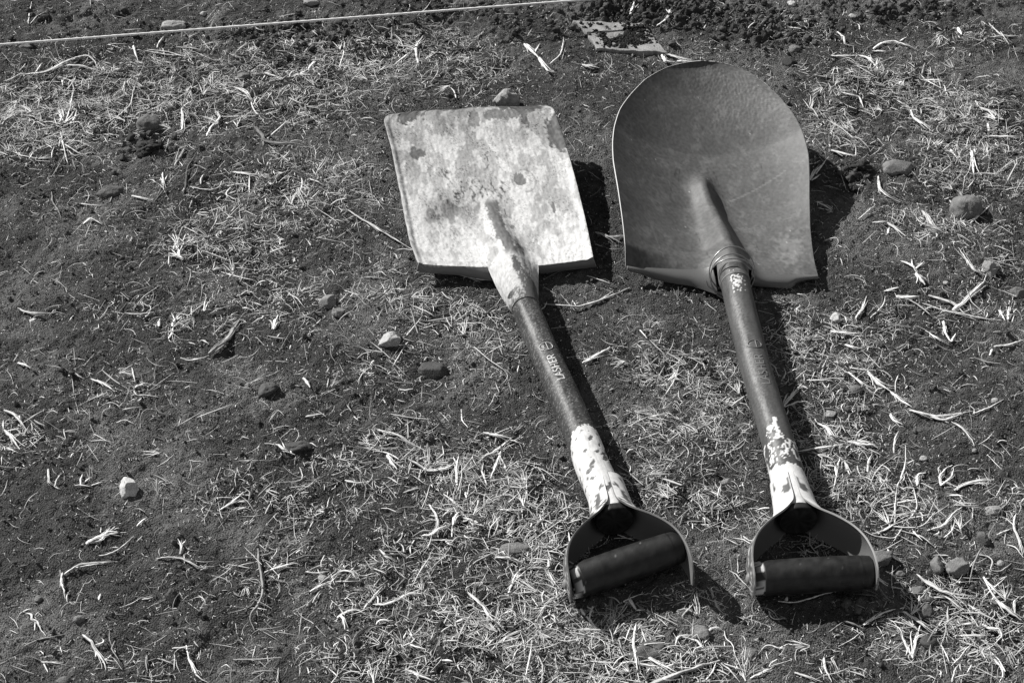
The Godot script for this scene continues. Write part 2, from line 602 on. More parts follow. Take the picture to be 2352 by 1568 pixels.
func round_tone(s: float, t: float) -> float:
	var p := round_blade(s, t)
	var c := 0.100 + 0.015 * n_col.get_noise_2d(p.x * 14.0, p.z * 14.0) + 0.014 * n_col.get_noise_2d(p.x * 120.0, p.z * 70.0) + 0.03 * n_col.get_noise_2d(p.x * 300.0, p.z * 300.0)
	# rusty tip
	var edge := minf(1.0 - absf(s), (1.0 - t) * 1.6)
	var e := edge + 0.05 * n_col.get_noise_2d(p.x * 90.0, p.z * 90.0)
	c = lerpf(c, 0.075, (1.0 - smoothstep(0.03, 0.07, e)) * smoothstep(0.62, 0.8, t))
	# pale dust near the right rear corner, scratches, specks
	e = Vector2((s - 0.78) / 0.16, (t - 0.13) / 0.08).length() + 0.9 * n_col.get_noise_2d(p.x * 150.0, p.z * 150.0)
	c += 0.07 * (1.0 - smoothstep(0.2, 1.2, e))
	var d := seg_dist(Vector2(p.x, p.z), Vector2(at(1674, 442, 0.03).x, at(1674, 442, 0.03).z), Vector2(at(1806, 374, 0.055).x, at(1806, 374, 0.055).z))
	c += 0.07 * (1.0 - smoothstep(0.0005, 0.0016, d + 0.0005 * n_col.get_noise_2d(p.x * 200.0, p.z * 200.0)))
	if n_col.get_noise_2d(p.x * 900.0 + 90.0, p.z * 900.0) > 0.80: c += 0.2
	for k in 34:                                           # old scuffs running with the blade
		var q := Vector2(sin(k * 7.31) * 0.9, 0.5 + 0.45 * sin(k * 3.77 + 1.0))
		var q2 := q + Vector2(0.10 * sin(k * 1.9), 0.05 + 0.09 * absf(sin(k * 2.3)))
		if absf(s - q.x) < 0.25 and absf(t - q.y) < 0.25:
			var e2 := seg_dist(Vector2(s, t * 1.3), Vector2(q.x, q.y * 1.3), Vector2(q2.x, q2.y * 1.3))
			c += (0.03 if k % 3 else -0.035) * (1.0 - smoothstep(0.003, 0.011, e2)) * smoothstep(-0.2, 0.3, n_col.get_noise_2d(s * 60.0, t * 60.0))
	c += 0.035 * smoothstep(0.25, 0.55, n_col.get_noise_2d(p.x * 60.0 + 5.0, p.z * 60.0) + 0.4 * n_col.get_noise_2d(p.x * 350.0, p.z * 350.0))
	return clampf(c, 0.03, 0.6)

func shaft(parent: Node3D, px: Array, axis_h: Array, radii: Array, painter: Callable, mat: Material) -> PackedVector3Array:
	var pts := []
	for k in range(0, px.size(), 2):
		pts.append(at(px[k], px[k + 1], axis_h[k / 2]))
	var path := smooth_path(pts, 0.0011)
	var rows := []
	var cols := []
	var n := path.size()
	for j in n:
		var f := float(j) / (n - 1)
		var t := (path[mini(j + 2, n - 1)] - path[maxi(j - 2, 0)]).normalized()
		var right := t.cross(Vector3.UP).normalized() * -1.0
		right = Vector3(t.z, 0, -t.x).normalized()
		var up := t.cross(right).normalized()
		if up.y < 0: up = -up
		var r := ramp(radii, f)
		var row := PackedVector3Array()
		var cr := PackedColorArray()
		for i in 73:
			var a := TAU * (i % 72) / 72.0
			var c := Vector2.ZERO
			var v: float = painter.call(a if a < PI else a - TAU, f)
			var rr := r + (0.0004 if v > 0.4 else 0.0) + 0.00015 * n_col.get_noise_2d(cos(a) * 8.0 + f * 70.0, sin(a) * 8.0)
			row.append(path[j] + (up * cos(a) + right * sin(a)) * rr - parent.position)
			cr.append(grey(v))
		rows.append(row)
		cols.append(cr)
	var m := fresh()
	add_grid(m, rows, cols, false, true)
	put("shaft", m, mat, parent)
	return path

func lettering(parent: Node3D, text: String, called: String, path: PackedVector3Array, f: float, phi: float, r: float, size: float, squeeze: float, mat: Material) -> void:
	var tm := TextMesh.new()
	var fnt := SystemFont.new()
	fnt.font_names = PackedStringArray(["Droid Sans"])
	tm.font = fnt
	tm.text = text
	tm.font_size = 32
	tm.pixel_size = size / 32.0
	tm.depth = 0.0006
	tm.curve_step = 2.0
	var j := int(f * (path.size() - 1))
	var t := (path[mini(j + 6, path.size() - 1)] - path[maxi(j - 6, 0)]).normalized()
	var right := Vector3(t.z, 0, -t.x).normalized()
	var up := t.cross(right).normalized()
	if up.y < 0: up = -up
	var a: Array = tm.get_mesh_arrays()
	var v: PackedVector3Array = a[Mesh.ARRAY_VERTEX]
	var nn: PackedVector3Array = a[Mesh.ARRAY_NORMAL]
	for k in v.size():
		var ang := phi - v[k].y / r
		var out := up * cos(ang) + right * sin(ang)
		v[k] = path[j] - t * v[k].x * squeeze + out * (r + 0.0004 + v[k].z) - parent.position
		nn[k] = out if nn[k].z > -0.5 else -out
	var arr := []
	arr.resize(Mesh.ARRAY_MAX)
	arr[Mesh.ARRAY_VERTEX] = v
	arr[Mesh.ARRAY_NORMAL] = nn
	arr[Mesh.ARRAY_INDEX] = a[Mesh.ARRAY_INDEX]
	var am := ArrayMesh.new()
	am.add_surface_from_arrays(Mesh.PRIMITIVE_TRIANGLES, arr)
	var o := MeshInstance3D.new()
	o.name = called
	o.mesh = am
	o.material_override = mat
	parent.add_child(o, true)

func emblem(parent: Node3D, path: PackedVector3Array, f: float, phi: float, r: float, mat: Material, tone: float) -> void:
	var j := int(f * (path.size() - 1))
	var t := (path[mini(j + 6, path.size() - 1)] - path[maxi(j - 6, 0)]).normalized()
	var right := Vector3(t.z, 0, -t.x).normalized()
	var up := t.cross(right).normalized()
	if up.y < 0: up = -up
	var m := fresh()
	var q := PackedVector3Array()
	var rad := PackedFloat32Array()
	for k in 41:
		var a := TAU * k / 40.0
		var ang := phi + cos(a) * 0.0088 / r
		q.append(path[j] + t * sin(a) * 0.0068 + (up * cos(ang) + right * sin(ang)) * (r + 0.0003) - parent.position)
		rad.append(0.0006)
	add_tube(m, q, rad, 6, 1.0, grey(tone))
	for bar in [[0.0015, -1.0, 0.0015, 1.0]]:
		q = PackedVector3Array()
		rad = PackedFloat32Array()
		for k in 9:
			var y: float = lerpf(-0.0064, 0.0064, k / 8.0)
			var ang: float = phi + bar[0] / r
			q.append(path[j] + t * y + (up * cos(ang) + right * sin(ang)) * (r + 0.0003) - parent.position)
			rad.append(0.0005)
		add_tube(m, q, rad, 6, 1.0, grey(tone))
	put("emblem", m, mat, parent)

# the y-shaped metal socket with the cross grip; e: end of the shaft, dir: along the shaft, roll about it
func d_handle(parent: Node3D, e: Vector3, dir: Vector3, roll: float, skew: float, pale_reach: float, grip_tone: float, seed: float) -> void:
	var a := Vector3(dir.x, dir.y, dir.z).rotated(Vector3.UP, -deg_to_rad(5.0) if skew > 0.0 else 0.0).normalized()
	var right := Vector3(a.z, 0, -a.x).normalized()
	var up := a.cross(right).normalized()
	if up.y < 0: up = -up
	var rr := right.rotated(a, roll)
	var uu := up.rotated(a, roll)
	var place := func(along: float, side: float, high: float) -> Vector3:
		return e + a * along + rr * side * 1.0 + uu * high - parent.position
	# along, offset of the strap, half height, curl
	var key := [[-0.056, 0.0008, 0.0215, 1.0], [-0.034, 0.0012, 0.0228, 1.0], [-0.012, 0.0022, 0.0245, 0.98], [-0.002, 0.008, 0.0255, 0.85], [0.008, 0.018, 0.0262, 0.62], [0.022, 0.0375, 0.026, 0.42], [0.038, 0.0535, 0.0255, 0.32], [0.055, 0.0635, 0.0245, 0.25], [0.072, 0.0685, 0.0225, 0.16], [0.086, 0.0702, 0.0205, 0.08], [0.098, 0.0706, 0.017, 0.03], [0.106, 0.0706, 0.010, 0.0]]
	for side in [-1.0, 1.0]:
		var rows := []
		var crow := []
		var steps := 76
		for j in steps + 1:
			var f := float(j) / steps * (key.size() - 1)
			var k := mini(int(f), key.size() - 2)
			var g := f - k
			# catmull-rom through the stations
			var v := []
			for c in 4:
				var p0: float = key[maxi(k - 1, 0)][c]
				var p1: float = key[k][c]
				var p2: float = key[k + 1][c]
				var p3: float = key[mini(k + 2, key.size() - 1)][c]
				v.append(0.5 * (2.0 * p1 + (p2 - p0) * g + (2.0 * p0 - 5.0 * p1 + 4.0 * p2 - p3) * g * g + (3.0 * p1 - p0 - 3.0 * p2 + p3) * g * g * g))
			var row := PackedVector3Array()
			var cr := PackedColorArray()
			for i in 29:
				var s := lerpf(-1.0, 1.0, i / 28.0)
				var ang := s * deg_to_rad(83.0)
				var curl: float = clampf(v[3], 0, 1)
				var lat: float = v[1] + v[2] * curl * cos(ang)
				if curl < 0.6: lat += 0.0
				var hgt: float = v[2] * lerpf(s, sin(ang) * 1.0, curl)
				# the free edge dips in the middle of the arm
				if v[0] > 0.01: hgt -= 0.0
				row.append(place.call(v[0], side * lat, hgt))
				var pale: float = pale_reach + 0.016 * n_col.get_noise_2d(s * 3.0 + seed, v[0] * 60.0 + seed * 5.0) + 0.012 * n_col.get_noise_2d(s * 12.0 + seed, v[0] * 240.0)
				var tone := 0.64 + 0.08 * n_col.get_noise_2d(s * 6.0, v[0] * 300.0) + 0.1 * n_col.get_noise_2d(s * 17.0, v[0] * 500.0) if v[0] < pale else 0.11 + 0.06 * n_col.get_noise_2d(s * 9.0, v[0] * 200.0)
				if v[0] > pale and n_col.get_noise_2d(s * 7.0 + seed * 3.0, v[0] * 160.0) > 0.34: tone = 0.5
				var chip := n_col.get_noise_2d(s * 4.5 + seed * 11.0, v[0] * 75.0 + seed)
				if chip > (0.24 if seed < 1.5 else 0.42) and v[0] < pale and v[0] > -0.05: tone = 0.08 + 0.05 * chip
				cr.append(grey(tone))
			rows.append(row)
			crow.append(cr)
		var m := fresh()
		add_sheet(m, rows, crow, 0.0022, side < 0.0, grey(0.17), grey(0.15 if seed < 1.5 else 0.32))
		put("handle_strap", m, steel_mat, parent)
	# plug that closes the shaft
	var plug := fresh()
	var pr := []
	var pc := []
	for ring in [[0.0, 0.0005], [0.014, 0.001], [0.0195, 0.0012], [0.0206, 0.0024], [0.0222, 0.0024], [0.0226, 0.0], [0.0226, -0.006]]:
		var row := PackedVector3Array()
		var cr := PackedColorArray()
		for i in 41:
			var g := TAU * (i % 40) / 40.0
			row.append(place.call(ring[1] + 0.002, sin(g) * maxf(ring[0], 1e-5), cos(g) * maxf(ring[0], 1e-5)))
			cr.append(grey(0.035 + 0.03 * n_col.get_noise_2d(cos(g) * ring[0] * 300.0 + seed, sin(g) * ring[0] * 300.0)))
		pr.append(row)
		pc.append(cr)
	add_grid(plug, pr, pc, false, true)
	put("shaft_plug", plug, steel_mat, parent)
	# grip with its end caps
	var grip := fresh()
	var half := 0.0685
	var prof := [[-half, 0.0], [-half, 0.0165], [-half + 0.0015, 0.0183], [-half + 0.010, 0.0193], [-half + 0.0115, 0.0187], [-half + 0.013, 0.0196], [-0.03, 0.0202], [0.0, 0.0205], [0.03, 0.0202], [half - 0.013, 0.0196], [half - 0.0115, 0.0187], [half - 0.010, 0.0193], [half - 0.0015, 0.0183], [half, 0.0165], [half, 0.0]]
	var gr := []
	var gc := []
	for k in prof.size() - 1:
		var cuts := 1 if absf(prof[k + 1][0] - prof[k][0]) < 0.01 else 16
		for c in cuts:
			var x := lerpf(prof[k][0], prof[k + 1][0], float(c) / cuts)
			var r := lerpf(prof[k][1], prof[k + 1][1], float(c) / cuts)
			var row := PackedVector3Array()
			var cr := PackedColorArray()
			for i in 49:
				var g := TAU * (i % 48) / 48.0
				var bump_r := r * (1.0 + 0.006 * n_col.get_noise_2d(x * 200.0, g * 2.0 + seed))
				row.append(place.call(0.083 + sin(g) * bump_r * cos(skew) - (x + half) * sin(skew), -half + (x + half) * cos(skew) + sin(g) * bump_r * sin(skew), -0.0055 + cos(g) * bump_r + (x + half) * 0.03 * signf(skew)))
				var tone := grip_tone * (1.0 + 0.9 * n_col.get_noise_3d(x * 130.0 + seed * 9.0, cos(g) * 2.6, sin(g) * 2.6))
				var gp := Vector3(x, cos(g) * r, sin(g) * r) * 420.0
				if n_col.get_noise_3d(gp.x * 0.7 + seed, gp.y, gp.z + 30.0) > 0.64: tone = 0.13 if seed < 1.5 else 0.06
				if x < -half + 0.0118 and n_col.get_noise_2d(x * 150.0 + seed * 2.0, cos(g) * 3.0 + sin(g) * 2.0) > 0.02: tone = 0.55
				cr.append(grey(tone))
			gr.append(row)
			gc.append(cr)
	add_grid(grip, gr, gc, true, true)
	put("grip", grip, wood_dark, parent)
	for side in [-1.0, 1.0]:
		var rivet := fresh()
		var vr := []
		for ring in [[0.0062, -0.001], [0.0062, 0.0012], [0.0048, 0.0028], [0.0022, 0.0036], [0.0, 0.0038]]:
			var row := PackedVector3Array()
			for i in 25:
				var g := TAU * (i % 24) / 24.0
				row.append(place.call(0.083 + sin(g) * maxf(ring[0], 1e-5), side * (0.0712 + ring[1]), -0.0055 + cos(g) * maxf(ring[0], 1e-5)))
			vr.append(row)
		add_grid(rivet, vr, grey(0.2), side < 0.0, true)
		put("rivet", rivet, steel_mat, parent)

var wood_dark: StandardMaterial3D

func fold_strip(top_fn: Callable, s0: float, s1: float, px: Array, heights: Array, bulge: float, parent: Node3D, tone: float, mat: Material) -> void:
	var low := resample(px, heights, 60)
	var rows := []
	var cols := []
	for k in 7:
		var f := k / 6.0
		var row := PackedVector3Array()
		var cr := PackedColorArray()
		for i in 61:
			var top: Vector3 = top_fn.call(lerpf(s0, s1, i / 60.0), 0.0)
			var p := top.lerp(low[i], f) + Vector3(0.02, 0.35, 0.6) * bulge * sin(f * PI)
			row.append(p - parent.position)
			cr.append(grey(tone * (1.0 + 0.5 * n_col.get_noise_2d(i * 0.5, f * 4.0) + 0.4 * n_col.get_noise_2d(i * 1.9, f * 9.0))))
		rows.append(row)
		cols.append(cr)
	var m := fresh()
	add_sheet(m, rows, cols, 0.002, false, grey(tone * 0.8), grey(tone * 1.5))
	put("rear_fold", m, fold_mat, parent)

func neck(top_fn: Callable, s0: float, s1: float, centre: Vector3, dir: Vector3, r: float, painter: Callable, parent: Node3D, mat: Material) -> void:
	var right := Vector3(dir.z, 0, -dir.x).normalized()
	var up := dir.cross(right).normalized()
	if up.y < 0: up = -up
	var rows := []
	var cols := []
	for k in 41:
		var f := k / 40.0
		var b := smoothstep(0.0, 0.85, f)
		var row := PackedVector3Array()
		var cr := PackedColorArray()
		for i in 61:
			var g := lerpf(-1.0, 1.0, i / 60.0)
			var start: Vector3 = top_fn.call(lerpf(s0, s1, i / 60.0), 0.004)
			var ang := g * deg_to_rad(112.0)
			# skirts hang wide of the tube and close in on it
			var stop := centre + right * sin(ang) * r + up * (cos(ang) * r)
			var p := start.lerp(stop, f)
			p.y = lerpf(start.y, stop.y, b)
			p.y -= 0.007 * sin(f * PI) * smoothstep(0.65, 1.0, absf(g))
			row.append(p - parent.position)
			cr.append(grey(painter.call(g, f)))
		rows.append(row)
		cols.append(cr)
	var m := fresh()
	add_sheet(m, rows, cols, 0.0012, true, grey(0.12), grey(0.25))
	put("socket", m, mat, parent)

func square_shovel() -> void:
	var o := thing("square_shovel", "square-mouth shovel caked in pale dried cement with white painted shaft end", "shovel", at(1163, 606, 0.0), "shovels lying on the soil")
	square_left = resample([960, 608, 940, 548, 921, 447, 900, 345, 884, 285, 885, 268, 897, 260], [0.0, 0.021, 1.0, 0.062], NB)
	square_right = resample([1362, 593, 1345, 510, 1322, 417, 1296, 325, 1275, 264, 1269, 249, 1250, 241], [0.0, 0.021, 1.0, 0.062], NB)
	var rows := []
	var cols := []
	for j in 211:
		var t := j / 210.0
		var row := PackedVector3Array()
		var cr := PackedColorArray()
		for i in 181:
			var s := lerpf(-1.0, 1.0, i / 180.0)
			row.append(square_blade(s, t) - o.position)
			cr.append(grey(square_tone(s, t)))
		rows.append(row)
		cols.append(cr)
	var m := fresh()
	add_sheet(m, rows, cols, 0.003, false, grey(0.2), grey(0.42))
	put("blade", m, cement_mat, o)
	fold_strip(square_blade, -0.99, -0.22, [959, 619, 977, 624, 1049, 629, 1091, 635, 1131, 643], [0.0, 0.012, 1.0, 0.006], 0.003, o, 0.19, steel_mat)
	fold_strip(square_blade, 0.36, 0.995, [1241, 626, 1301, 618, 1369, 610], [0.0, 0.006, 1.0, 0.010], 0.003, o, 0.19, steel_mat)
	var c0 := at(1207, 706, 0.030)
	var c1 := at(1410.7, 1191.7, 0.030)
	var paint := func(g: float, f: float) -> float:
		var n := 0.25 * n_col.get_noise_2d(g * 5.0, f * 9.0) + 0.3 * n_col.get_noise_2d(g * 20.0, f * 30.0)
		var worn := f - 0.60 + 0.55 * smoothstep(-0.2, 0.3, g) * smoothstep(0.85, 0.5, g) + 0.95 * exp(-pow((g + 0.02) / 0.17, 2.0)) * smoothstep(0.75, 0.1, f) + n
		var dirt := 0.12 * n_col.get_noise_2d(g * 40.0, f * 55.0) + 0.1 * n_col.get_noise_2d(g * 9.0 + 4.0, f * 12.0) - 0.28 * exp(-pow((g - 0.42 + 0.1 * f) / 0.05, 2.0)) * smoothstep(-0.2, 0.2, n)
		return clampf(lerpf(lerpf(0.53, 0.44, smoothstep(0.0, 0.5, f)) + 0.25 * n + dirt, 0.10 + 0.06 * n, smoothstep(0.2, 0.42, worn)), 0.04, 0.7)
	neck(square_blade, -0.22, 0.37, c0, (c1 - c0).normalized(), 0.0189, paint, o, cement_mat)
	var dark := func(a: float, f: float) -> float:
		# a: 0 on top, positive to the right
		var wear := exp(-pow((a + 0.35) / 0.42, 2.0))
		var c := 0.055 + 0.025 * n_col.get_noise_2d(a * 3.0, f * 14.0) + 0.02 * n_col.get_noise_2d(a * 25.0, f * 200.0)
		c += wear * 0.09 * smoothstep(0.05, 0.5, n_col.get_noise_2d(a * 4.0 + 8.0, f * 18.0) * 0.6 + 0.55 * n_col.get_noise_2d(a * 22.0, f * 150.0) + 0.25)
		if n_col.get_noise_2d(a * 40.0, f * 330.0) > 0.42: c += 0.14
		var line := 0.655 + 0.02 * a * a - 0.012 * a + 0.012 * n_col.get_noise_2d(a * 4.0, 2.0) + 0.008 * n_col.get_noise_2d(a * 14.0, f * 60.0)
		if f > line:
			c = 0.64 + 0.07 * n_col.get_noise_2d(a * 6.0, f * 50.0) + 0.09 * n_col.get_noise_2d(a * 20.0, f * 60.0) - 0.12 * smoothstep(0.2, 0.5, n_col.get_noise_2d(a * 30.0, f * 20.0 + 9.0))
			var chip := n_col.get_noise_2d(a * 2.6 + f * 26.0, f * 36.0 + 11.0) + 0.25 * n_col.get_noise_2d(a * 11.0, f * 120.0)
			if chip > 0.46 - 0.12 * smoothstep(0.72, 0.9, f) - 0.1 * smoothstep(-0.5, 0.6, a) and f > line + 0.02: c = 0.09 + 0.05 * chip
		return clampf(c, 0.03, 0.85)
	var path := shaft(o, [1196, 680, 1251.6, 812, 1292.6, 902, 1343.6, 1022, 1360, 1069, 1384, 1123, 1410.7, 1191.7], [0.030, 0.027, 0.0265, 0.0275, 0.028, 0.029, 0.030], [0.0, 0.0182, 0.3, 0.0188, 0.64, 0.0197, 0.8, 0.0207, 1.0, 0.0213], dark, steel_mat)
	var pale := surface_material(0.6, null, 1.0, 0.0)
	pale.albedo_color = grey(0.78)
	pale.vertex_color_use_as_albedo = false
	var palev := surface_material(0.6, null, 1.0, 0.0)
	lettering(o, "LASHER", "lettering", path, 0.392, -0.03, 0.0191, 0.0135, 1.02, pale)
	emblem(o, path, 0.292, -0.05, 0.0189, palev, 0.5)
	lettering(o, "SABS", "emblem_lettering", path, 0.292, -0.24, 0.0189, 0.0042, 0.95, pale)
	d_handle(o, c1, (c1 - at(1343.6, 1022, 0.0275)).normalized(), deg_to_rad(2.0), deg_to_rad(12.0), -0.004, 0.015, 1.0)

func round_shovel() -> void:
	var o := thing("round_shovel", "round-nosed dark grey steel shovel with wire twisted round its neck", "shovel", at(1660, 640, 0.0), "shovels lying on the soil")
	round_left = resample([1437, 613, 1436, 560, 1430, 500, 1420, 430, 1410, 370, 1408, 328, 1412, 290, 1425, 250, 1450, 215, 1485, 180, 1530, 155, 1575, 143, 1614, 139], [0.0, 0.020, 0.1, 0.048, 0.3, 0.070, 0.5, 0.080, 0.8, 0.086, 1.0, 0.088], NB)
	round_right = resample([1880, 635, 1870, 595, 1865, 560, 1861, 520, 1859, 450, 1859, 400, 1856, 350, 1842, 300, 1822, 262, 1790, 222, 1750, 185, 1705, 158, 1660, 144, 1616, 139], [0.0, 0.014, 0.15, 0.022, 0.3, 0.040, 0.45, 0.062, 0.65, 0.080, 0.8, 0.087, 1.0, 0.088], NB)
	var rows := []
	var cols := []
	for j in 201:
		var t := j / 200.0
		var row := PackedVector3Array()
		var cr := PackedColorArray()
		for i in 161:
			var s := lerpf(-1.0, 1.0, i / 160.0)
			row.append(round_blade(s, t) - o.position)
			cr.append(grey(round_tone(s, t)))
		rows.append(row)
		cols.append(cr)
	var m := fresh()
	add_sheet(m, rows, cols, 0.0018, false, grey(0.1), grey(0.55))
	put("blade", m, painted_mat, o)
	fold_strip(round_blade, -0.985, -0.1, [1442, 617, 1451, 621, 1480, 630, 1515, 642, 1560, 651, 1595, 657, 1650, 677], [0.0, 0.016, 0.3, 0.006, 1.0, 0.005], 0.006, o, 0.15, painted_mat)
	fold_strip(round_blade, 0.30, 0.99, [1731, 654, 1770, 658, 1811, 660, 1822, 655, 1829, 648, 1850, 641, 1878, 636], [0.0, 0.006, 0.55, 0.004, 0.7, 0.008, 1.0, 0.012], 0.006, o, 0.15, painted_mat)
	var c0 := at(1690, 652, 0.031)
	var c1 := at(1833, 1190, 0.029)
	var paint := func(g: float, f: float) -> float:
		return 0.15 + 0.04 * n_col.get_noise_2d(g * 6.0, f * 7.0) + 0.04 * n_col.get_noise_2d(g * 24.0, f * 30.0)
	neck(round_blade, -0.06, 0.28, c0, (c1 - c0).normalized(), 0.0202, paint, o, painted_mat)
	var dark := func(a: float, f: float) -> float:
		var wear := exp(-pow((a + 0.5) / 0.36, 2.0))
		var c := 0.085 + 0.025 * n_col.get_noise_2d(a * 3.0, f * 14.0) + 0.025 * n_col.get_noise_2d(a * 25.0, f * 200.0)
		c += wear * 0.10 * smoothstep(0.0, 0.5, n_col.get_noise_2d(a * 4.0 + 3.0, f * 12.0) * 0.5 + 0.6 * n_col.get_noise_2d(a * 24.0, f * 160.0) + 0.3) * smoothstep(0.08, 0.2, f)
		# flecks of white paint by the blade
		var e := Vector2((f - 0.085) / 0.05, (a + 0.1) / 0.65).length() + 1.1 * n_col.get_noise_2d(a * 9.0 + 4.0, f * 110.0)
		if e < 0.42: c = 0.62
		# peeling white net, then solid white
		var flow := n_col.get_noise_2d(a * 3.6 + 17.0, f * 34.0) + 0.25 * n_col.get_noise_2d(a * 12.0, f * 110.0)
		if f > 0.715 + 0.03 * sin(a * 3.0) and f < 0.82 and absf(flow) < 0.14 + 0.14 * n_col.get_noise_2d(a * 3.0, f * 20.0): c = 0.72
		if f > 0.66 and f < 0.74 and absf(a + 0.1 + 0.15 * n_col.get_noise_2d(3.0, f * 90.0)) < 0.12: c = 0.7
		if f > 0.84 + 0.012 * n_col.get_noise_2d(a * 5.0, 7.0) + 0.01 * a: c = 0.64 + 0.08 * n_col.get_noise_2d(a * 6.0, f * 60.0) + 0.09 * n_col.get_noise_2d(a * 20.0, f * 90.0)
		return clampf(c, 0.04, 0.85)
	var path := shaft(o, [1684, 625, 1701, 703, 1738.7, 853, 1775.6, 973.5, 1808.8, 1091.7, 1817.5, 1130, 1833, 1190], [0.032, 0.0295, 0.027, 0.0268, 0.027, 0.028, 0.029], [0.0, 0.0195, 0.6, 0.0195, 0.8, 0.0202, 1.0, 0.0213], dark, steel_mat)
	var same := surface_material(0.35, null, 1.0, 0.0)
	same.albedo_color = grey(0.46)
	same.vertex_color_use_as_albedo = false
	var samev := surface_material(0.35, null, 1.0, 0.0)
	lettering(o, "LASHER", "lettering", path, 0.468, 0.10, 0.0196, 0.0145, 1.1, same)
	emblem(o, path, 0.362, 0.06, 0.0196, samev, 0.18)
	d_handle(o, c1, (c1 - at(1775.6, 973.5, 0.0268)).normalized(), 0.0, 0.0, 0.022, 0.018, 2.0)
	# wire wound round the neck
	var dir := (c1 - c0).normalized()
	var right := Vector3(dir.z, 0, -dir.x).normalized()
	var up := dir.cross(right).normalized()
	if up.y < 0: up = -up
	var w := fresh()
	var mid := at(1684, 634, 0.031)
	var q := []
	for k in 73:
		var g := TAU * k / 24.0 + PI
		var turn := k / 72.0
		var r := 0.0255 + 0.0022 * sin(turn * 17.0) + 0.003 * turn
		var tilt := -0.011 - 0.009 * sin(turn * 8.0 + 1.0)
		q.append(mid + right * (sin(g) * r * (1.08 + 0.04 * sin(turn * 11.0))) + up * cos(g) * r + dir * (cos(g) * tilt + 0.005 * sin(turn * 13.0) - 0.001) - o.position)
	q.append(mid - right * 0.031 - up * 0.012 + dir * 0.008 - o.position)
	q.append(mid - right * 0.036 - up * 0.004 + dir * 0.002 - o.position)
	var wp := smooth_path(q, 0.003)
	var wr := PackedFloat32Array()
	for k in wp.size(): wr.append(0.00095)
	add_tube(w, wp, wr, 7, 1.0, grey(0.3))
	put("wire_coil", w, wire_mat, o)

var painted_mat: StandardMaterial3D
var fold_mat: StandardMaterial3D
var wire_mat: StandardMaterial3D

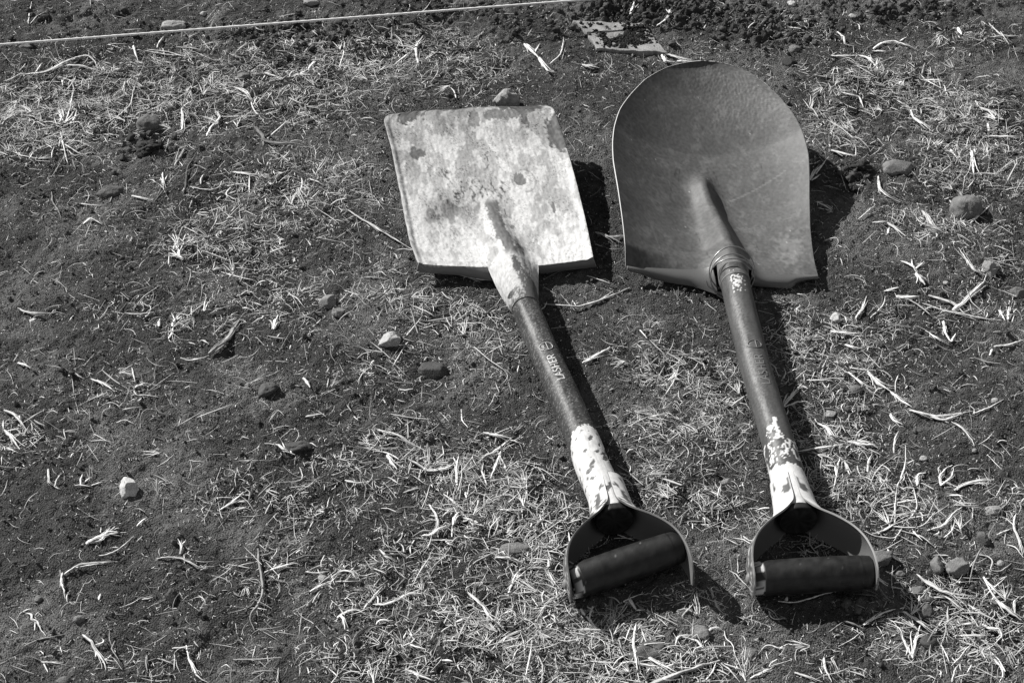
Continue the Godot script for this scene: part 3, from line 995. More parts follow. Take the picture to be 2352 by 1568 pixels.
# ---------------------------------------------------------------- build
func _ready() -> void:
	var cam := Camera3D.new()
	cam.name = "camera"
	cam.position = cam_pos
	cam.rotation = Vector3(-cam_pitch, 0, 0)
	cam.fov = rad_to_deg(2.0 * atan(784.0 / focal))
	cam.near = 0.05
	cam.far = 200.0
	add_child(cam)
	cam.make_current()
	var env := Environment.new()
	env.background_mode = Environment.BG_SKY
	env.tonemap_mode = Environment.TONE_MAPPER_LINEAR
	env.tonemap_exposure = 1.35
	env.sdfgi_enabled = true
	env.ssao_enabled = true
	env.ssil_enabled = true
	var sky := Sky.new()
	var psm := ProceduralSkyMaterial.new()
	psm.sky_top_color = grey(0.41)
	psm.sky_horizon_color = grey(0.64)
	psm.sky_curve = 0.15
	psm.ground_horizon_color = grey(0.30)
	psm.ground_bottom_color = grey(0.15)
	psm.sun_angle_max = 2.0
	sky.sky_material = psm
	env.sky = sky
	var we := WorldEnvironment.new()
	we.name = "sky"
	we.environment = env
	add_child(we)
	var sun := DirectionalLight3D.new()
	sun.name = "sun"
	var el := deg_to_rad(36.0)
	var az := deg_to_rad(38.0)
	var travel := Vector3(cos(el) * cos(az), -sin(el), cos(el) * sin(az))
	sun.light_energy = 1.6
	sun.light_color = Color(1.0, 0.995, 0.985)
	sun.light_angular_distance = 0.5
	sun.shadow_enabled = true
	add_child(sun)
	sun.look_at_from_position(-travel * 5.0, Vector3.ZERO, Vector3.UP)

	n_low.seed = 3
	n_low.frequency = 1.9
	n_low.fractal_octaves = 3
	n_mid.seed = 8
	n_mid.frequency = 11.0
	n_mid.fractal_octaves = 3
	n_fine.seed = 21
	n_fine.frequency = 62.0
	n_fine.fractal_octaves = 4
	n_col.seed = 5
	n_col.frequency = 0.5
	n_col.fractal_octaves = 2
	rng.seed = 77

	var rough_tex := bump(0.035, 5, 512, FastNoiseLite.TYPE_SIMPLEX_SMOOTH, 4)
	soil_mat = surface_material(1.0, bump(0.05, 5, 1024, FastNoiseLite.TYPE_SIMPLEX, 9), 6.0, 0.4)
	soil_mat.uv1_world_triplanar = true
	soil_mat.metallic_specular = 0.15
	crumb_mat = surface_material(1.0, null, 1.0, 0.0)
	crumb_mat.metallic_specular = 0.15
	straw_mat = surface_material(0.55, null, 1.0, 0.0)
	straw_mat.metallic_specular = 0.45
	straw_mat.backlight_enabled = true
	straw_mat.backlight = grey(0.25)
	wood_mat = surface_material(0.85, rough_tex, 40.0, 0.05)
	stone_mat = surface_material(0.85, rough_tex, 22.0, 0.06)
	cement_mat = surface_material(0.95, bump(0.03, 6, 1024, FastNoiseLite.TYPE_SIMPLEX_SMOOTH, 12), 5.0, 0.032)
	cement_mat.metallic_specular = 0.25
	steel_mat = surface_material(0.45, rough_tex, 30.0, 0.012)
	steel_mat.metallic_specular = 0.28
	painted_mat = surface_material(0.5, rough_tex, 24.0, 0.01)
	painted_mat.metallic_specular = 0.3
	wood_dark = surface_material(0.45, rough_tex, 25.0, 0.012)
	fold_mat = surface_material(0.34, rough_tex, 24.0, 0.01)
	wire_mat = surface_material(0.35, null, 1.0, 0.0)
	wire_mat.metallic = 0.6

	for s in [[1078, 300, 1163, 600, 0.10], [1203, 690, 1411, 1190, 0.03], [1395, 1300, 1500, 1270, 0.035, 0.0055], [1635, 280, 1660, 610, 0.12], [1690, 640, 1833, 1190, 0.03], [1810, 1300, 1930, 1290, 0.035, 0.0055]]:
		var a := at(s[0], s[1], 0)
		var b := at(s[2], s[3], 0)
		flat_lines.append([Vector2(a.x, a.z), Vector2(b.x, b.z), s[4], s[5] if s.size() > 5 else 0.0])
	var blobs := blob([[130, 240, 180, 90, 1.0], [350, 170, 230, 60, 0.6], [90, 310, 130, 50, 0.9], [640, 130, 230, 70, 0.6], [950, 110, 160, 55, 0.8], [800, 175, 120, 50, 0.5], [1080, 160, 90, 60, 0.5], [450, 250, 150, 70, 0.5], [700, 250, 120, 60, 0.55], [720, 400, 130, 55, 0.7], [750, 470, 110, 50, 0.5], [560, 420, 120, 60, 0.35], [560, 520, 130, 60, 0.5], [430, 560, 70, 35, 0.45], [620, 700, 110, 60, 0.5], [560, 600, 120, 50, 0.4], [420, 740, 80, 50, 0.3], [840, 640, 110, 50, 0.35], [960, 700, 90, 50, 0.4], [1080, 730, 80, 40, 0.55], [1120, 800, 70, 50, 0.45], [900, 840, 90, 40, 0.3], [60, 1010, 90, 45, 0.45], [240, 900, 110, 35, 0.25], [1050, 1080, 150, 80, 0.75], [900, 1010, 110, 50, 0.5], [780, 1050, 100, 40, 0.4], [1150, 1130, 140, 70, 0.75], [1230, 1200, 100, 60, 0.9], [1250, 1330, 120, 100, 1.0], [1330, 1490, 170, 80, 1.2], [1000, 1250, 140, 50, 0.5], [840, 1340, 110, 50, 0.7], [1080, 1400, 180, 70, 0.8], [900, 1500, 130, 60, 0.8], [700, 1160, 100, 45, 0.6], [640, 1290, 90, 60, 0.35], [520, 1130, 100, 35, 0.5], [1200, 1545, 140, 30, 1.0], [760, 1545, 100, 30, 0.6], [330, 1510, 200, 50, 0.2], [420, 900, 350, 250, 0.04], [350, 480, 300, 120, 0.12], [550, 1350, 250, 120, 0.1], [1000, 560, 120, 200, 0.08], [2100, 800, 250, 200, 0.06], [850, 860, 200, 120, 0.12], [300, 700, 120, 40, 0.15]]
	+ [[1470, 800, 70, 50, 0.55], [1560, 860, 110, 55, 0.8], [1510, 960, 100, 45, 0.8], [1620, 1000, 90, 45, 0.8], [1560, 1130, 130, 45, 0.7], [1660, 1180, 70, 35, 0.7], [1480, 1060, 60, 50, 0.5], [1640, 880, 60, 60, 0.6], [1850, 780, 90, 70, 0.8], [1950, 860, 110, 70, 0.8], [1900, 1000, 100, 55, 0.7], [1890, 1100, 120, 60, 0.9], [2010, 1130, 120, 45, 0.9], [2100, 1180, 90, 45, 0.6], [2010, 740, 100, 40, 0.5], [2000, 170, 140, 55, 0.8], [2150, 230, 140, 60, 0.9], [2250, 280, 90, 45, 1.0], [2180, 330, 120, 35, 0.7], [1920, 300, 60, 60, 0.9], [1900, 230, 60, 50, 0.4], [2160, 400, 110, 40, 0.8], [2150, 510, 110, 40, 0.8], [2220, 85, 90, 30, 0.6], [1850, 60, 120, 35, 0.45], [2270, 600, 100, 45, 0.5], [2230, 700, 90, 40, 0.35], [2300, 400, 60, 60, 0.4], [2250, 1420, 120, 100, 0.75], [2100, 1450, 120, 70, 0.7], [2150, 1345, 80, 35, 0.7], [1560, 1360, 90, 40, 0.65], [1440, 1400, 60, 25, 0.4], [1720, 1400, 60, 40, 0.25], [1480, 1500, 70, 60, 0.9], [1630, 1520, 100, 35, 0.8], [1900, 1530, 80, 40, 0.3], [2310, 1510, 80, 60, 0.8], [1850, 1250, 70, 25, 0.7], [2290, 1150, 60, 60, 0.4], [2200, 950, 60, 20, 0.3], [1560, 110, 120, 30, 0.2], [1380, 160, 60, 30, 0.25]])
	fill_density(blobs)
	for q in [[1322, 48], [1481, 55], [1531, 120], [1440, 116], [1373, 110], [1344, 71]]:
		var mid := on_ground(1430, 85)
		slab_y = mid.y + 0.0045
		var p := at(q[0], q[1], slab_y)
		slab_poly.append(Vector2(p.x, p.z))

	build_ground()
	square_shovel()
	round_shovel()
	build_stones()
	build_slab()
	build_string()
	build_stalks()
	scatter_straw()
	scatter_crumbs()

func roughness_at(x: float, z: float) -> float:          # how cloddy the soil is
	var r := 0.0
	for b in clod_zones:
		var e: float = ((x - b[0]) / b[2]) ** 2 + ((z - b[1]) / b[3]) ** 2
		if e < 5.0: r += b[4] * exp(-e)
	return minf(r, 1.2)

var clod_zones := []

func build_ground() -> void:
	clod_zones = blob([[1530, 25, 170, 40, 0.9], [1760, 70, 120, 50, 0.7], [1420, 25, 90, 30, 0.8], [1230, 60, 120, 30, 0.4], [350, 340, 70, 25, 0.9], [700, 70, 250, 35, 0.5], [1080, 20, 150, 25, 0.5], [2050, 25, 200, 30, 0.5], [150, 40, 150, 30, 0.25], [800, 1480, 60, 40, 0.35], [1960, 400, 50, 30, 0.5], [1960, 1390, 100, 30, 0.3], [2180, 1340, 60, 30, 0.3]])
	var xs := PackedFloat32Array()
	var zs := PackedFloat32Array()
	var far := [0.05, 0.12, 0.3, 0.8, 2.0, 5.0, 12.0, 30.0, 80.0]
	for k in range(far.size() - 1, -1, -1): xs.append(-0.96 - far[k])
	var step := 0.003
	for k in int(1.92 / step) + 1: xs.append(-0.96 + k * step)
	for v in far: xs.append(0.96 + v)
	for k in range(far.size() - 1, -1, -1): zs.append(-2.78 - far[k])
	for k in int(1.68 / step) + 1: zs.append(-2.78 + k * step)
	for v in far: zs.append(-1.10 + v)
	var nx := xs.size()
	var nz := zs.size()
	var v := PackedVector3Array()
	v.resize(nx * nz)
	var c := PackedColorArray()
	c.resize(nx * nz)
	for j in nz:
		for i in nx:
			var x := xs[i]
			var z := zs[j]
			var h := 0.0
			var tone := 0.05
			if absf(x) < 1.1 and z < -1.0 and z > -2.95:
				h = ground_height(x, z)
				var f := n_fine.get_noise_2d(x, z)
				var d := density(x, z)
				var rg := roughness_at(x, z)
				h += f * (0.0030 + 0.0024 * minf(d, 1.0) + 0.013 * rg) + 0.006 * rg * absf(n_fine.get_noise_2d(x * 0.55 + 7.0, z * 0.55)) + 0.0011 * n_fine.get_noise_2d(x * 3.1 + 4.0, z * 3.1)
				var crust := n_mid.get_noise_2d(x * 0.45 + 9.0, z * 0.45)
				tone = 0.080 + 0.068 * smoothstep(-0.15, 0.5, crust + 0.35 * n_mid.get_noise_2d(x * 1.6, z * 1.6 + 5.0)) - 0.05 * minf(d, 1.0) - 0.02 * minf(rg, 1.0)
				tone *= 1.0 + 0.35 * n_fine.get_noise_2d(x * 1.7 + 30.0, z * 1.7)
				tone = maxf(tone, 0.014)
			v[j * nx + i] = Vector3(x, h, z)
			c[j * nx + i] = grey(tone)
	var n := PackedVector3Array()
	n.resize(nx * nz)
	var u := PackedVector2Array()
	u.resize(nx * nz)
	for j in nz:
		for i in nx:
			var a := v[j * nx + mini(i + 1, nx - 1)] - v[j * nx + maxi(i - 1, 0)]
			var b := v[mini(j + 1, nz - 1) * nx + i] - v[maxi(j - 1, 0) * nx + i]
			n[j * nx + i] = b.cross(a).normalized()
			u[j * nx + i] = Vector2(xs[i], zs[j])
	var ix := PackedInt32Array()
	ix.resize((nx - 1) * (nz - 1) * 6)
	var w := 0
	for j in nz - 1:
		for i in nx - 1:
			var a := j * nx + i
			var d := a + nx
			ix[w] = a
			ix[w + 1] = a + 1
			ix[w + 2] = d
			ix[w + 3] = a + 1
			ix[w + 4] = d + 1
			ix[w + 5] = d
			w += 6
	var o := MeshInstance3D.new()
	o.name = "ground"
	o.mesh = commit({"v": v, "n": n, "c": c, "u": u, "i": ix})
	o.material_override = soil_mat
	add_child(o)
	o.set_meta("kind", "structure")
	o.set_meta("label", "dark bare soil with dry crusted patches and clods")

func build_string() -> void:
	var a := at(-260, 122, 0.045)
	var b := at(1700, -28, 0.045)
	var pts := [a + Vector3(-0.3, -0.06, 0.03), a]
	for k in range(1, 40): pts.append(a.lerp(b, k / 40.0))
	pts.append(b)
	pts.append(b + Vector3(0.3, -0.06, -0.07))
	var o := Node3D.new()
	var path := smooth_path(pts, 0.004)
	var rad := PackedFloat32Array()
	var cols := []
	for k in path.size():
		rad.append(0.0018 * (1.0 + 0.12 * sin(k * 1.7) + 0.1 * n_col.get_noise_2d(k * 0.9, 4.0)))
		cols.append(grey(0.84 + 0.06 * sin(k * 1.7)))
		path[k] -= a
	var m := fresh()
	add_tube(m, path, rad, 8, 1.0, cols)
	o.free()
	var s := MeshInstance3D.new()
	s.name = "string"
	s.mesh = commit(m)
	s.material_override = crumb_mat
	s.position = a
	add_child(s)
	tag(s, "taut white string stretched slantwise just above the far soil", "string")

func build_slab() -> void:
	var m := fresh()
	var ctr := Vector2.ZERO
	for p in slab_poly: ctr += p
	ctr /= slab_poly.size()
	var ring := []
	for k in slab_poly.size():
		var p := slab_poly[k]
		var q := slab_poly[(k + 1) % slab_poly.size()]
		for c in 14: ring.append(p.lerp(q, c / 14.0))
	ring.append(ring[0])
	var rows := []
	var cols := []
	for lv in [[1.03, -0.012], [1.02, 0.006], [1.0, 0.0095], [0.97, 0.0105], [0.8, 0.010], [0.6, 0.0105], [0.4, 0.010], [0.2, 0.010], [0.001, 0.010]]:
		var row := PackedVector3Array()
		var cr := PackedColorArray()
		for k in ring.size():
			var p: Vector2 = ctr + (ring[k % (ring.size() - 1)] - ctr) * (lv[0] + 0.07 * n_col.get_noise_2d(ring[k % (ring.size() - 1)].x * 90.0, ring[k % (ring.size() - 1)].y * 90.0))
			row.append(Vector3(p.x - ctr.x, lv[1] + 0.0012 * n_col.get_noise_2d(p.x * 70.0, p.y * 70.0), p.y - ctr.y))
			cr.append(grey(0.26 + 0.12 * n_col.get_noise_2d(p.x * 60.0, p.y * 60.0) + 0.1 * n_col.get_noise_2d(p.x * 300.0, p.y * 300.0)))
		rows.append(row)
		cols.append(cr)
	add_grid(m, rows, cols, true, true)
	var o := MeshInstance3D.new()
	o.name = "stone_slab"
	o.mesh = commit(m)
	o.material_override = stone_mat
	o.position = Vector3(ctr.x, slab_y - 0.0095, ctr.y)
	add_child(o)
	tag(o, "flat pale stone slab half covered with soil beyond the round shovel", "stone")

func build_stones() -> void:
	stone("stone","oblong grey stone with pale top lying just beyond the string",398,57,52,26,.3,0,.1,0.35,0.42)
	stone("stone","smooth rounded grey-brown stone behind a dark crumbly clod, upper left",342,285,56,36,.12,0,0,0.35,0.56)
	stone("soil_clod","dark crumbly clod of soil in front of the smooth rounded stone",338,338,62,34,.016,0,.3,0.3,0.42)
	stone("stone","pale egg-like stone with a broken right face, lower left",297,1117,42,46,.5,2,.2,0.35,0.56)
	stone("stone","flat angular dark stone alone on bare soil left of the square shaft",615,893,55,34,.075,4,.5,0.35,0.42)
	stone("stone","rounded dark stone with a flat top left of the square shovel's shaft",995,848,64,42,.06,1,.1,0.35,0.42)
	stone("stone","pale angular stone left of the square shovel's neck",893,780,54,36,.38,5,.6,0.35,0.42)
	stone("stone","larger of two brown stones touching in the straw, left half",753,689,44,34,.2,3,.4,0.35,0.42)
	stone("stone","smaller of two brown stones touching in the straw, left half",776,717,30,26,.17,2,.1,0.35,0.42)
	stone("stone","pale stone peeping out behind the square shovel's tip",1163,228,54,46,.3,1,.3,0.35,0.56)
	stone("stone","small dark half-buried stone ringed with straw, left of lower shaft",685,1022,58,28,.06,1,.1,0.55,0.42)
	stone("stone","flat grey oval stone left of the square shovel's handle strap",1184,1257,70,28,.15,0,0,0.55,0.42)
	stone("pebble","small upright grey pebble above the flat grey oval stone",1180,1188,14,18,.12,0,0,0.55,0.42)
	stone("stone","half-hidden grey stone in thick straw before the left grip",1243,1412,28,16,.16,1,.2,0.35,0.42)
	stone("stone","round half-buried stone between the two grips, lower middle",1611,1446,48,36,.17,1,.1,0.55,0.42)
	stone("stone","big dark buried stone at the bottom between the grips",1493,1487,118,72,.075,1,.2,0.8,0.42)
	stone("stone","dusty grey stone flush with soil at the bottom, below round grip",1727,1499,42,32,.14,1,.4,0.55,0.42)
	stone("stone","wedge-shaped stone touching the right end of the round shovel's grip",2024,1277,52,42,.13,2,.3,0.35,0.42)
	stone("stone","upright narrow brown stone beside a bigger one, right of the grip",2152,1294,24,40,.15,1,.2,0.35,0.42)
	stone("stone","bigger slanted brown stone beside the upright narrow one",2198,1298,50,42,.17,3,-.5,0.35,0.42)
	stone("stone","dark faceted stone on bare soil near the right edge, low",2257,1235,28,36,.09,4,.3,0.35,0.42)
	stone("stone","small curved grey stone in straw right of the round shovel's grip",2112,1356,42,24,.13,1,-.2,0.35,0.42)
	stone("stone","dark wedge stone above the bright splayed tuft, bottom right",2130,1403,38,28,.08,4,.6,0.35,0.42)
	stone("stone","dark rounded stone right of the bright splayed tuft's root",2134,1474,38,32,.05,1,.1,0.35,0.42)
	stone("stone","pale dusty stone near the right edge above the dark faceted one",2281,1169,40,24,.26,1,.2,0.35,0.42)
	stone("pebble","small pale pebble near the right edge below the pale dusty stone",2299,1293,17,15,.3,0,0,0.35,0.42)
	stone("pebble","small brown pebble in straw just right of the round grip's end",2068,1316,22,15,.14,1,.3,0.35,0.42)
	stone("stone","large angular stone with a dark right face, upper right",2065,382,70,40,.17,4,.25,0.35,0.42)
	stone("stone","round brown stone held by bent grass blades at the right",2219,477,68,58,.15,0,.2,0.35,0.56)
	stone("stone","dark cube-like stone in the clods at the top right",1831,40,26,18,.04,4,.5,0.35,0.42)
	stone("pebble","pale pebble in the clods at the top, right of the cube-like stone",1958,37,18,13,.4,1,.1,0.35,0.42)
	stone("pebble","pale chip of stone at the very top edge, right half",1818,8,20,14,.5,2,.2,0.35,0.42)
	stone("stone","dark stone below a lighter one between slab and upper right straw",1814,141,34,24,.04,3,.4,0.35,0.42)
	stone("stone","lighter rounded stone above a dark one right of the slab",1827,110,30,20,.15,1,.2,0.35,0.42)
	stone("soil_clod","dark crumbly clod left of the large angular stone",1982,383,40,28,.018,0,.2,0.3,0.42)
	stone("soil_clod","small dark clod at the top of the round shovel's shadow",1960,432,20,18,.014,0,.2,0.3,0.42)
	stone("pebble","small round pale pebble right of the round shovel's neck",1919,728,26,26,.42,1,.2,0.35,0.42)
	stone("pebble","pale brown pebble beside the round shovel's shaft, lower half",1908,948,24,20,.3,1,.3,0.35,0.42)
	stone("pebble","grey stone half hidden by straw right of the round shaft",1966,894,28,22,.14,0,.1,0.35,0.42)
	stone("pebble","small dark stone beside the white tapered straw",2023,790,22,18,.06,0,.1,0.35,0.42)
	stone("stone","upright pale grey stone near the right edge, middle height",2274,613,32,38,.24,3,.3,0.35,0.42)
	stone("stone","brown stone cut by the right edge of the photograph",2338,672,36,28,.14,1,.2,0.35,0.42)
	stone("pebble","small pale pebble on bare soil left of the ring of straw",2122,1052,18,13,.36,0,.1,0.35,0.42)
	stone("pebble","small round pale pebble on bare soil above the boat-shaped sheaf",2286,919,16,14,.32,0,.1,0.35,0.42)
	stone("pebble","tiny pale pebble above the peeled bent stick",2173,649,12,10,.34,0,.1,0.35,0.42)
	stone("pebble","tiny grey pebble on bare soil below the boat-shaped sheaf",2239,1034,12,10,.22,0,.1,0.35,0.42)
	stone("stone","wide flat stone sunk in bare soil at the left, upper half",252,434,58,34,.085,1,.4,0.55,0.42)
	stone("pebble","grey pebble touching the string at the left",58,106,26,14,.18,1,.2,0.35,0.42)
	stone("pebble","small pale pebble beyond the string, right of the oblong stone",467,31,15,12,.4,1,.1,0.35,0.42)
	stone("stone","pale grey stone cut by the top edge above the string",714,3,34,20,.28,1,.2,0.35,0.42)
	stone("stone","small grey stone below the string near the star-shaped tuft",558,173,26,18,.16,1,.2,0.35,0.42)
	stone("pebble","small dark pebble halfway between the clod and the square blade",709,277,24,13,.08,0,.1,0.35,0.42)
	stone("pebble","small round brown pebble in the lower left corner",87,1374,17,15,.16,0,.1,0.35,0.42)
	stone("stone","grey stone with a straw across it in the lower left corner",182,1419,25,18,.15,1,.3,0.35,0.42)
	stone("stone","small flat dark stone on bare soil, lower left",395,1367,27,34,.055,2,.3,0.35,0.42)
	stone("stone","grey stone sunk at the bottom edge, lower left",146,1560,34,20,.11,0,.1,0.55,0.42)
	stone("pebble","small pale pebble in the straw, lower middle left",742,1327,22,18,.3,1,.2,0.35,0.42)
	stone("pebble","white flat chip of stone near the left edge, middle height",77,734,19,9,.6,3,.2,0.35,0.42)
	stone("pebble","small grey pebble above the two brown stones",749,627,19,12,.17,0,.1,0.35,0.42)
	stone("stone","grey stone between the two shafts near the handle straps",1671,1106,34,20,.15,1,.3,0.35,0.42)
	stone("pebble","white chip of stone in the upper right straw",2070,191,18,16,.65,3,.3,0.35,0.42)

func build_stalks() -> void:
	stalk("grass_clump","pale grass clump arching over bare soil below the left end of the string","grass clump",.7,[[3.7,49,171,101,165,144,144,181,129,208,129,222,151],[3.7,101,165,151,150,188,151,232,165],[3.0,161,138,195,126,215,138,223,156],[3.0,133,183,171,173],[2.7,136,178,161,185,170,205],[2.7,81,165,91,151,96,144]])
	stalk("leaf_blade","upright pale leaf blade standing under the string and oblong stone","leaf blade",.75,[[4.7,306,104,311,124,316,138]])
	stalk("stem_bundle","flat bundle of long pale stems lying under the oblong stone and string","straw bundle",.65,[[3.0,331,116,376,124,403,126,440,123],[3.0,336,113,386,119,420,129,444,131],[3.0,360,109,365,97,375,84],[2.7,373,111,378,126],[2.7,407,108,433,109,460,114]])
	stalk("straw_stalk","very long thin stalk running straight up beside the bright clump","straw stalk",.55,[[2.7,242,284,279,259,299,239,304,215,316,178,331,148]])
	stalk("grass_tuft","dense bright grass tuft left of the stone with the dark clod","grass tuft",.8,[[2.7,148,282,158,255,155,235],[2.7,148,282,165,262,175,239],[3.0,148,282,134,262,114,265],[3.0,148,282,175,265,188,265],[2.7,144,279,144,255,138,242],[2.7,151,279,161,245,168,202],[3.0,141,286,111,279,94,282],[2.7,151,286,178,279,188,289],[2.7,134,282,141,269,131,249],[2.4,101,289,84,279,71,286],[3.0,161,286,171,269,175,252]])
	stalk("uprooted_tuft","uprooted tuft with bent strands below the dense bright grass tuft","grass tuft",.65,[[3.0,138,302,144,329,148,349,144,366],[3.0,144,329,161,339,185,353,215,349],[2.7,144,333,138,323,134,336],[2.7,148,349,155,376],[2.7,148,336,168,356,188,354],[2.4,118,363,119,349,124,336],[3.0,0,349,17,356]])
	stalk("forked_stalk","tall forked pale stalk standing right of the clod-covered stone","straw stalk",.8,[[4.4,417,247,418,269,417,296,391,307],[3.0,418,249,427,239,449,228],[4.0,420,289,427,264]])
	stalk("hooked_stalk","pale stalk with a hooked leafy top right of the tall forked one","straw stalk",.75,[[3.4,474,312,484,292,504,269,494,254],[3.0,504,269,512,265],[3.0,501,265,501,254]])
	stalk("fan_tuft","white fan of curved blades halfway between clod and square shovel","grass tuft",.8,[[3.4,534,198,558,208,571,222,576,232],[3.0,554,202,568,210,577,228],[2.7,544,215,568,222,575,232],[2.7,551,207,571,215,579,232],[2.7,576,232,585,255,605,276],[2.7,538,218,554,222]])
	stalk("gnarled_root","knobbly grey root snaking left of the square shovel's tip","root",.2,[[6.0,583,289,601,309,608,323,638,329,672,328,692,333,712,339],[4.0,608,319,603,336]])
	stalk("brown_twig","dark twig with crossing side branch on bare soil, mid upper left","twig",.07,[[4.7,420,447,427,420,430,386,444,363,457,339],[4.0,353,465,380,433,420,423],[3.0,312,440,336,428,380,432]])
	stalk("straw_stalk","pale bent stalk touching the foot of the dark crossing twig","straw stalk",.7,[[3.4,302,449,323,454,351,460]])
	stalk("straw_stalk","thin pale stalk running right from the dark crossing twig","straw stalk",.65,[[3.0,433,428,457,433,484,435,507,428]])
	stalk("straw_stalk","straight bright straw lying above an angular hook-shaped straw","straw stalk",.8,[[4.7,533,395,568,399,598,401]])
	stalk("hooked_stalk","angular hook-shaped pale straw below a straight bright one","straw stalk",.75,[[3.0,521,427,544,423,575,421],[3.0,531,428,519,445,538,457,561,458]])
	stalk("sprig","small three-pronged pale sprig growing above the dark crossing twig","sprig",.75,[[3.4,373,396,374,420,375,432],[2.7,374,422,368,407],[2.7,375,420,385,400],[2.7,460,422,462,408,467,400]])
	stalk("brown_twig","short grey twig curving down near the left edge, upper half","twig",.22,[[3.4,118,440,121,464,134,484,139,501]])
	stalk("straw_stalk","arched pale straw piece below the short grey twig at left","straw stalk",.75,[[4.0,190,514,205,502,215,504,232,514]])
	stalk("straw_stalk","greyish stalk leaning above the dark crossing twig","straw stalk",.35,[[3.4,400,380,420,346,433,326],[3.0,403,346,423,336,437,333]])
	stalk("straw_stalk","broad pale stalk with pointed tip up near the square shovel's upper left","straw stalk",.8,[[5.0,707,160,716,148,731,133],[4.0,662,176,692,168,709,158]])
	stalk("star_tuft","star-shaped pale tuft above the white fan of blades","grass tuft",.7,[[4.0,585,170,612,168,632,175,645,183],[2.7,612,168,622,158],[2.7,612,168,601,183],[2.7,615,168,628,161]])
	stalk("straw_stalk","thin upright stalk at the far left above the string","straw stalk",.7,[[2.4,64,54,67,27,72,3]])
	stalk("straw_stalk","thin leaning stalk above the string beside an upright one","straw stalk",.6,[[2.4,69,54,84,37,106,25]])
	stalk("straw_stalk","thin bent stem with two arms left of the square shovel's middle","straw stalk",.7,[[3.0,685,452,694,423,692,400],[3.0,709,410,732,418,744,427],[2.7,696,420,709,433]])
	stalk("root_tuft","bright white root tuft throwing thin strands upward, mid left","grass tuft",.85,[[2.7,410,590,403,558,386,538],[2.7,410,585,408,554,400,527],[2.7,410,588,420,561,449,546],[2.7,410,588,391,571],[6.0,420,596,403,586,388,580],[2.4,412,585,430,554,437,544],[5.4,411,590,412,573]])
	stalk("straw_stalk","thin arched straw above the bright white root tuft","straw stalk",.6,[[2.7,423,521,444,531,462,544]])
	stalk("straw_stalk","single slightly bent straw on bare soil close to the left edge","straw stalk",.65,[[3.7,39,707,57,716,84,719,118,719]])
	stalk("root_sprig","upright white sprig with bulb and tail alone on bare soil","sprig",.85,[[3.4,386,778,395,763,398,746],[6.0,396,749,400,736,405,732],[2.4,403,736,425,721],[2.4,402,736,393,717],[2.7,407,739,435,753],[2.4,403,736,412,722]])
	stalk("straw_chip","short thick white straw just left of the sprig with bulb","straw chip",.8,[[6.7,365,749,366,732]])
	stalk("straw_stalk","thin forked straw pointing left of the sprig with bulb","straw stalk",.65,[[3.0,286,719,312,721,336,719,356,716],[3.0,328,732,343,719]])
	stalk("peeled_stick","thick grey split stick lying slanted in the straw, mid left","stick",.25,[[8.7,479,813,497,796,524,776,538,753,551,732],[3.4,484,813,504,800,521,786]])
	stalk("straw_chip","wide white husk standing left of two brown stones","straw chip",.9,[[7.4,628,756,632,739,638,724]])
	stalk("straw_stalk","pale straw curving round below the thick grey split stick","straw stalk",.75,[[3.0,413,821,433,827,460,823,480,816],[4.0,460,781,470,783,479,791],[4.0,433,786,447,791]])
	stalk("straw_stalk","broken pale stalk in three pieces descending right, left half","straw stalk",.75,[[4.7,158,863,161,853],[3.4,166,855,192,870],[4.7,208,870,235,880,264,899]])
	stalk("straw_loop","pale straw folded into an open loop on bare soil","straw stalk",.65,[[5.0,309,890,323,884,336,884],[3.0,307,897,314,907,336,907,363,912]])
	stalk("straw_chip","stout white straw piece right of the flat angular dark stone","straw chip",.9,[[6.7,696,867,706,877,712,889]])
	stalk("straw_stalk","two thin level straws below the folded loop straw","straw stalk",.6,[[2.7,279,941,299,937,324,934],[2.7,265,971,286,964,306,973]])
	stalk("broken_stalks","pile of broken pale stalks cut by the left edge","straw bundle",.7,[[6.7,8,986,27,1005,37,1021,45,1031],[4.4,7,941,30,951,47,968,64,995],[7.4,44,954,45,968],[6.0,13,1028,30,1035],[3.4,7,984,7,964],[3.4,34,998,67,1001]])
	stalk("straw_stalk","crossed hair-thin stems on bare soil, lower left half","straw stalk",.6,[[2.4,205,1013,235,1011,259,1015],[2.0,215,996,242,1011,255,1020]])
	stalk("straw_stalk","short pale straw slanting on bare soil near left edge","straw stalk",.75,[[3.7,40,833,54,837,69,845]])
	stalk("straw_stalk","pale straws crossing in front of the small dark half-buried stone","straw stalk",.85,[[4.4,638,1021,655,1035,677,1044],[4.4,667,1042,674,1021],[3.0,648,1015,654,1028]])
	stalk("straw_stalk","long thin straw below the wide white husk","straw stalk",.6,[[2.7,615,771,638,776,660,778],[2.4,635,774,645,764]])
	stalk("straw_stalk","dull thin twig under the two brown stones, toward the pale rock","straw stalk",.5,[[2.7,706,769,722,758,743,757]])
	stalk("straw_stalk","pair of upright pale straws above the thick grey split stick","straw stalk",.75,[[3.0,467,714,470,695,474,682],[3.0,469,714,477,695,487,690]])
	stalk("straw_stalk","thin arched straw left of the two brown stones","straw stalk",.65,[[2.7,662,674,682,685,699,706]])
	stalk("forked_sprig","v-shaped sprig left of the pale egg-like stone at lower left","sprig",.6,[[3.4,109,1076,111,1103,112,1108,126,1118],[3.1,124,1117,129,1103,140,1086],[3.1,124,1118,136,1123]])
	stalk("forked_sprig","bright many-pronged sprig beside the v-shaped one","sprig",.8,[[3.1,170,1115,184,1113,204,1117],[4.1,184,1113,185,1100,189,1089],[4.1,185,1113,208,1096],[3.1,208,1115,235,1106]])
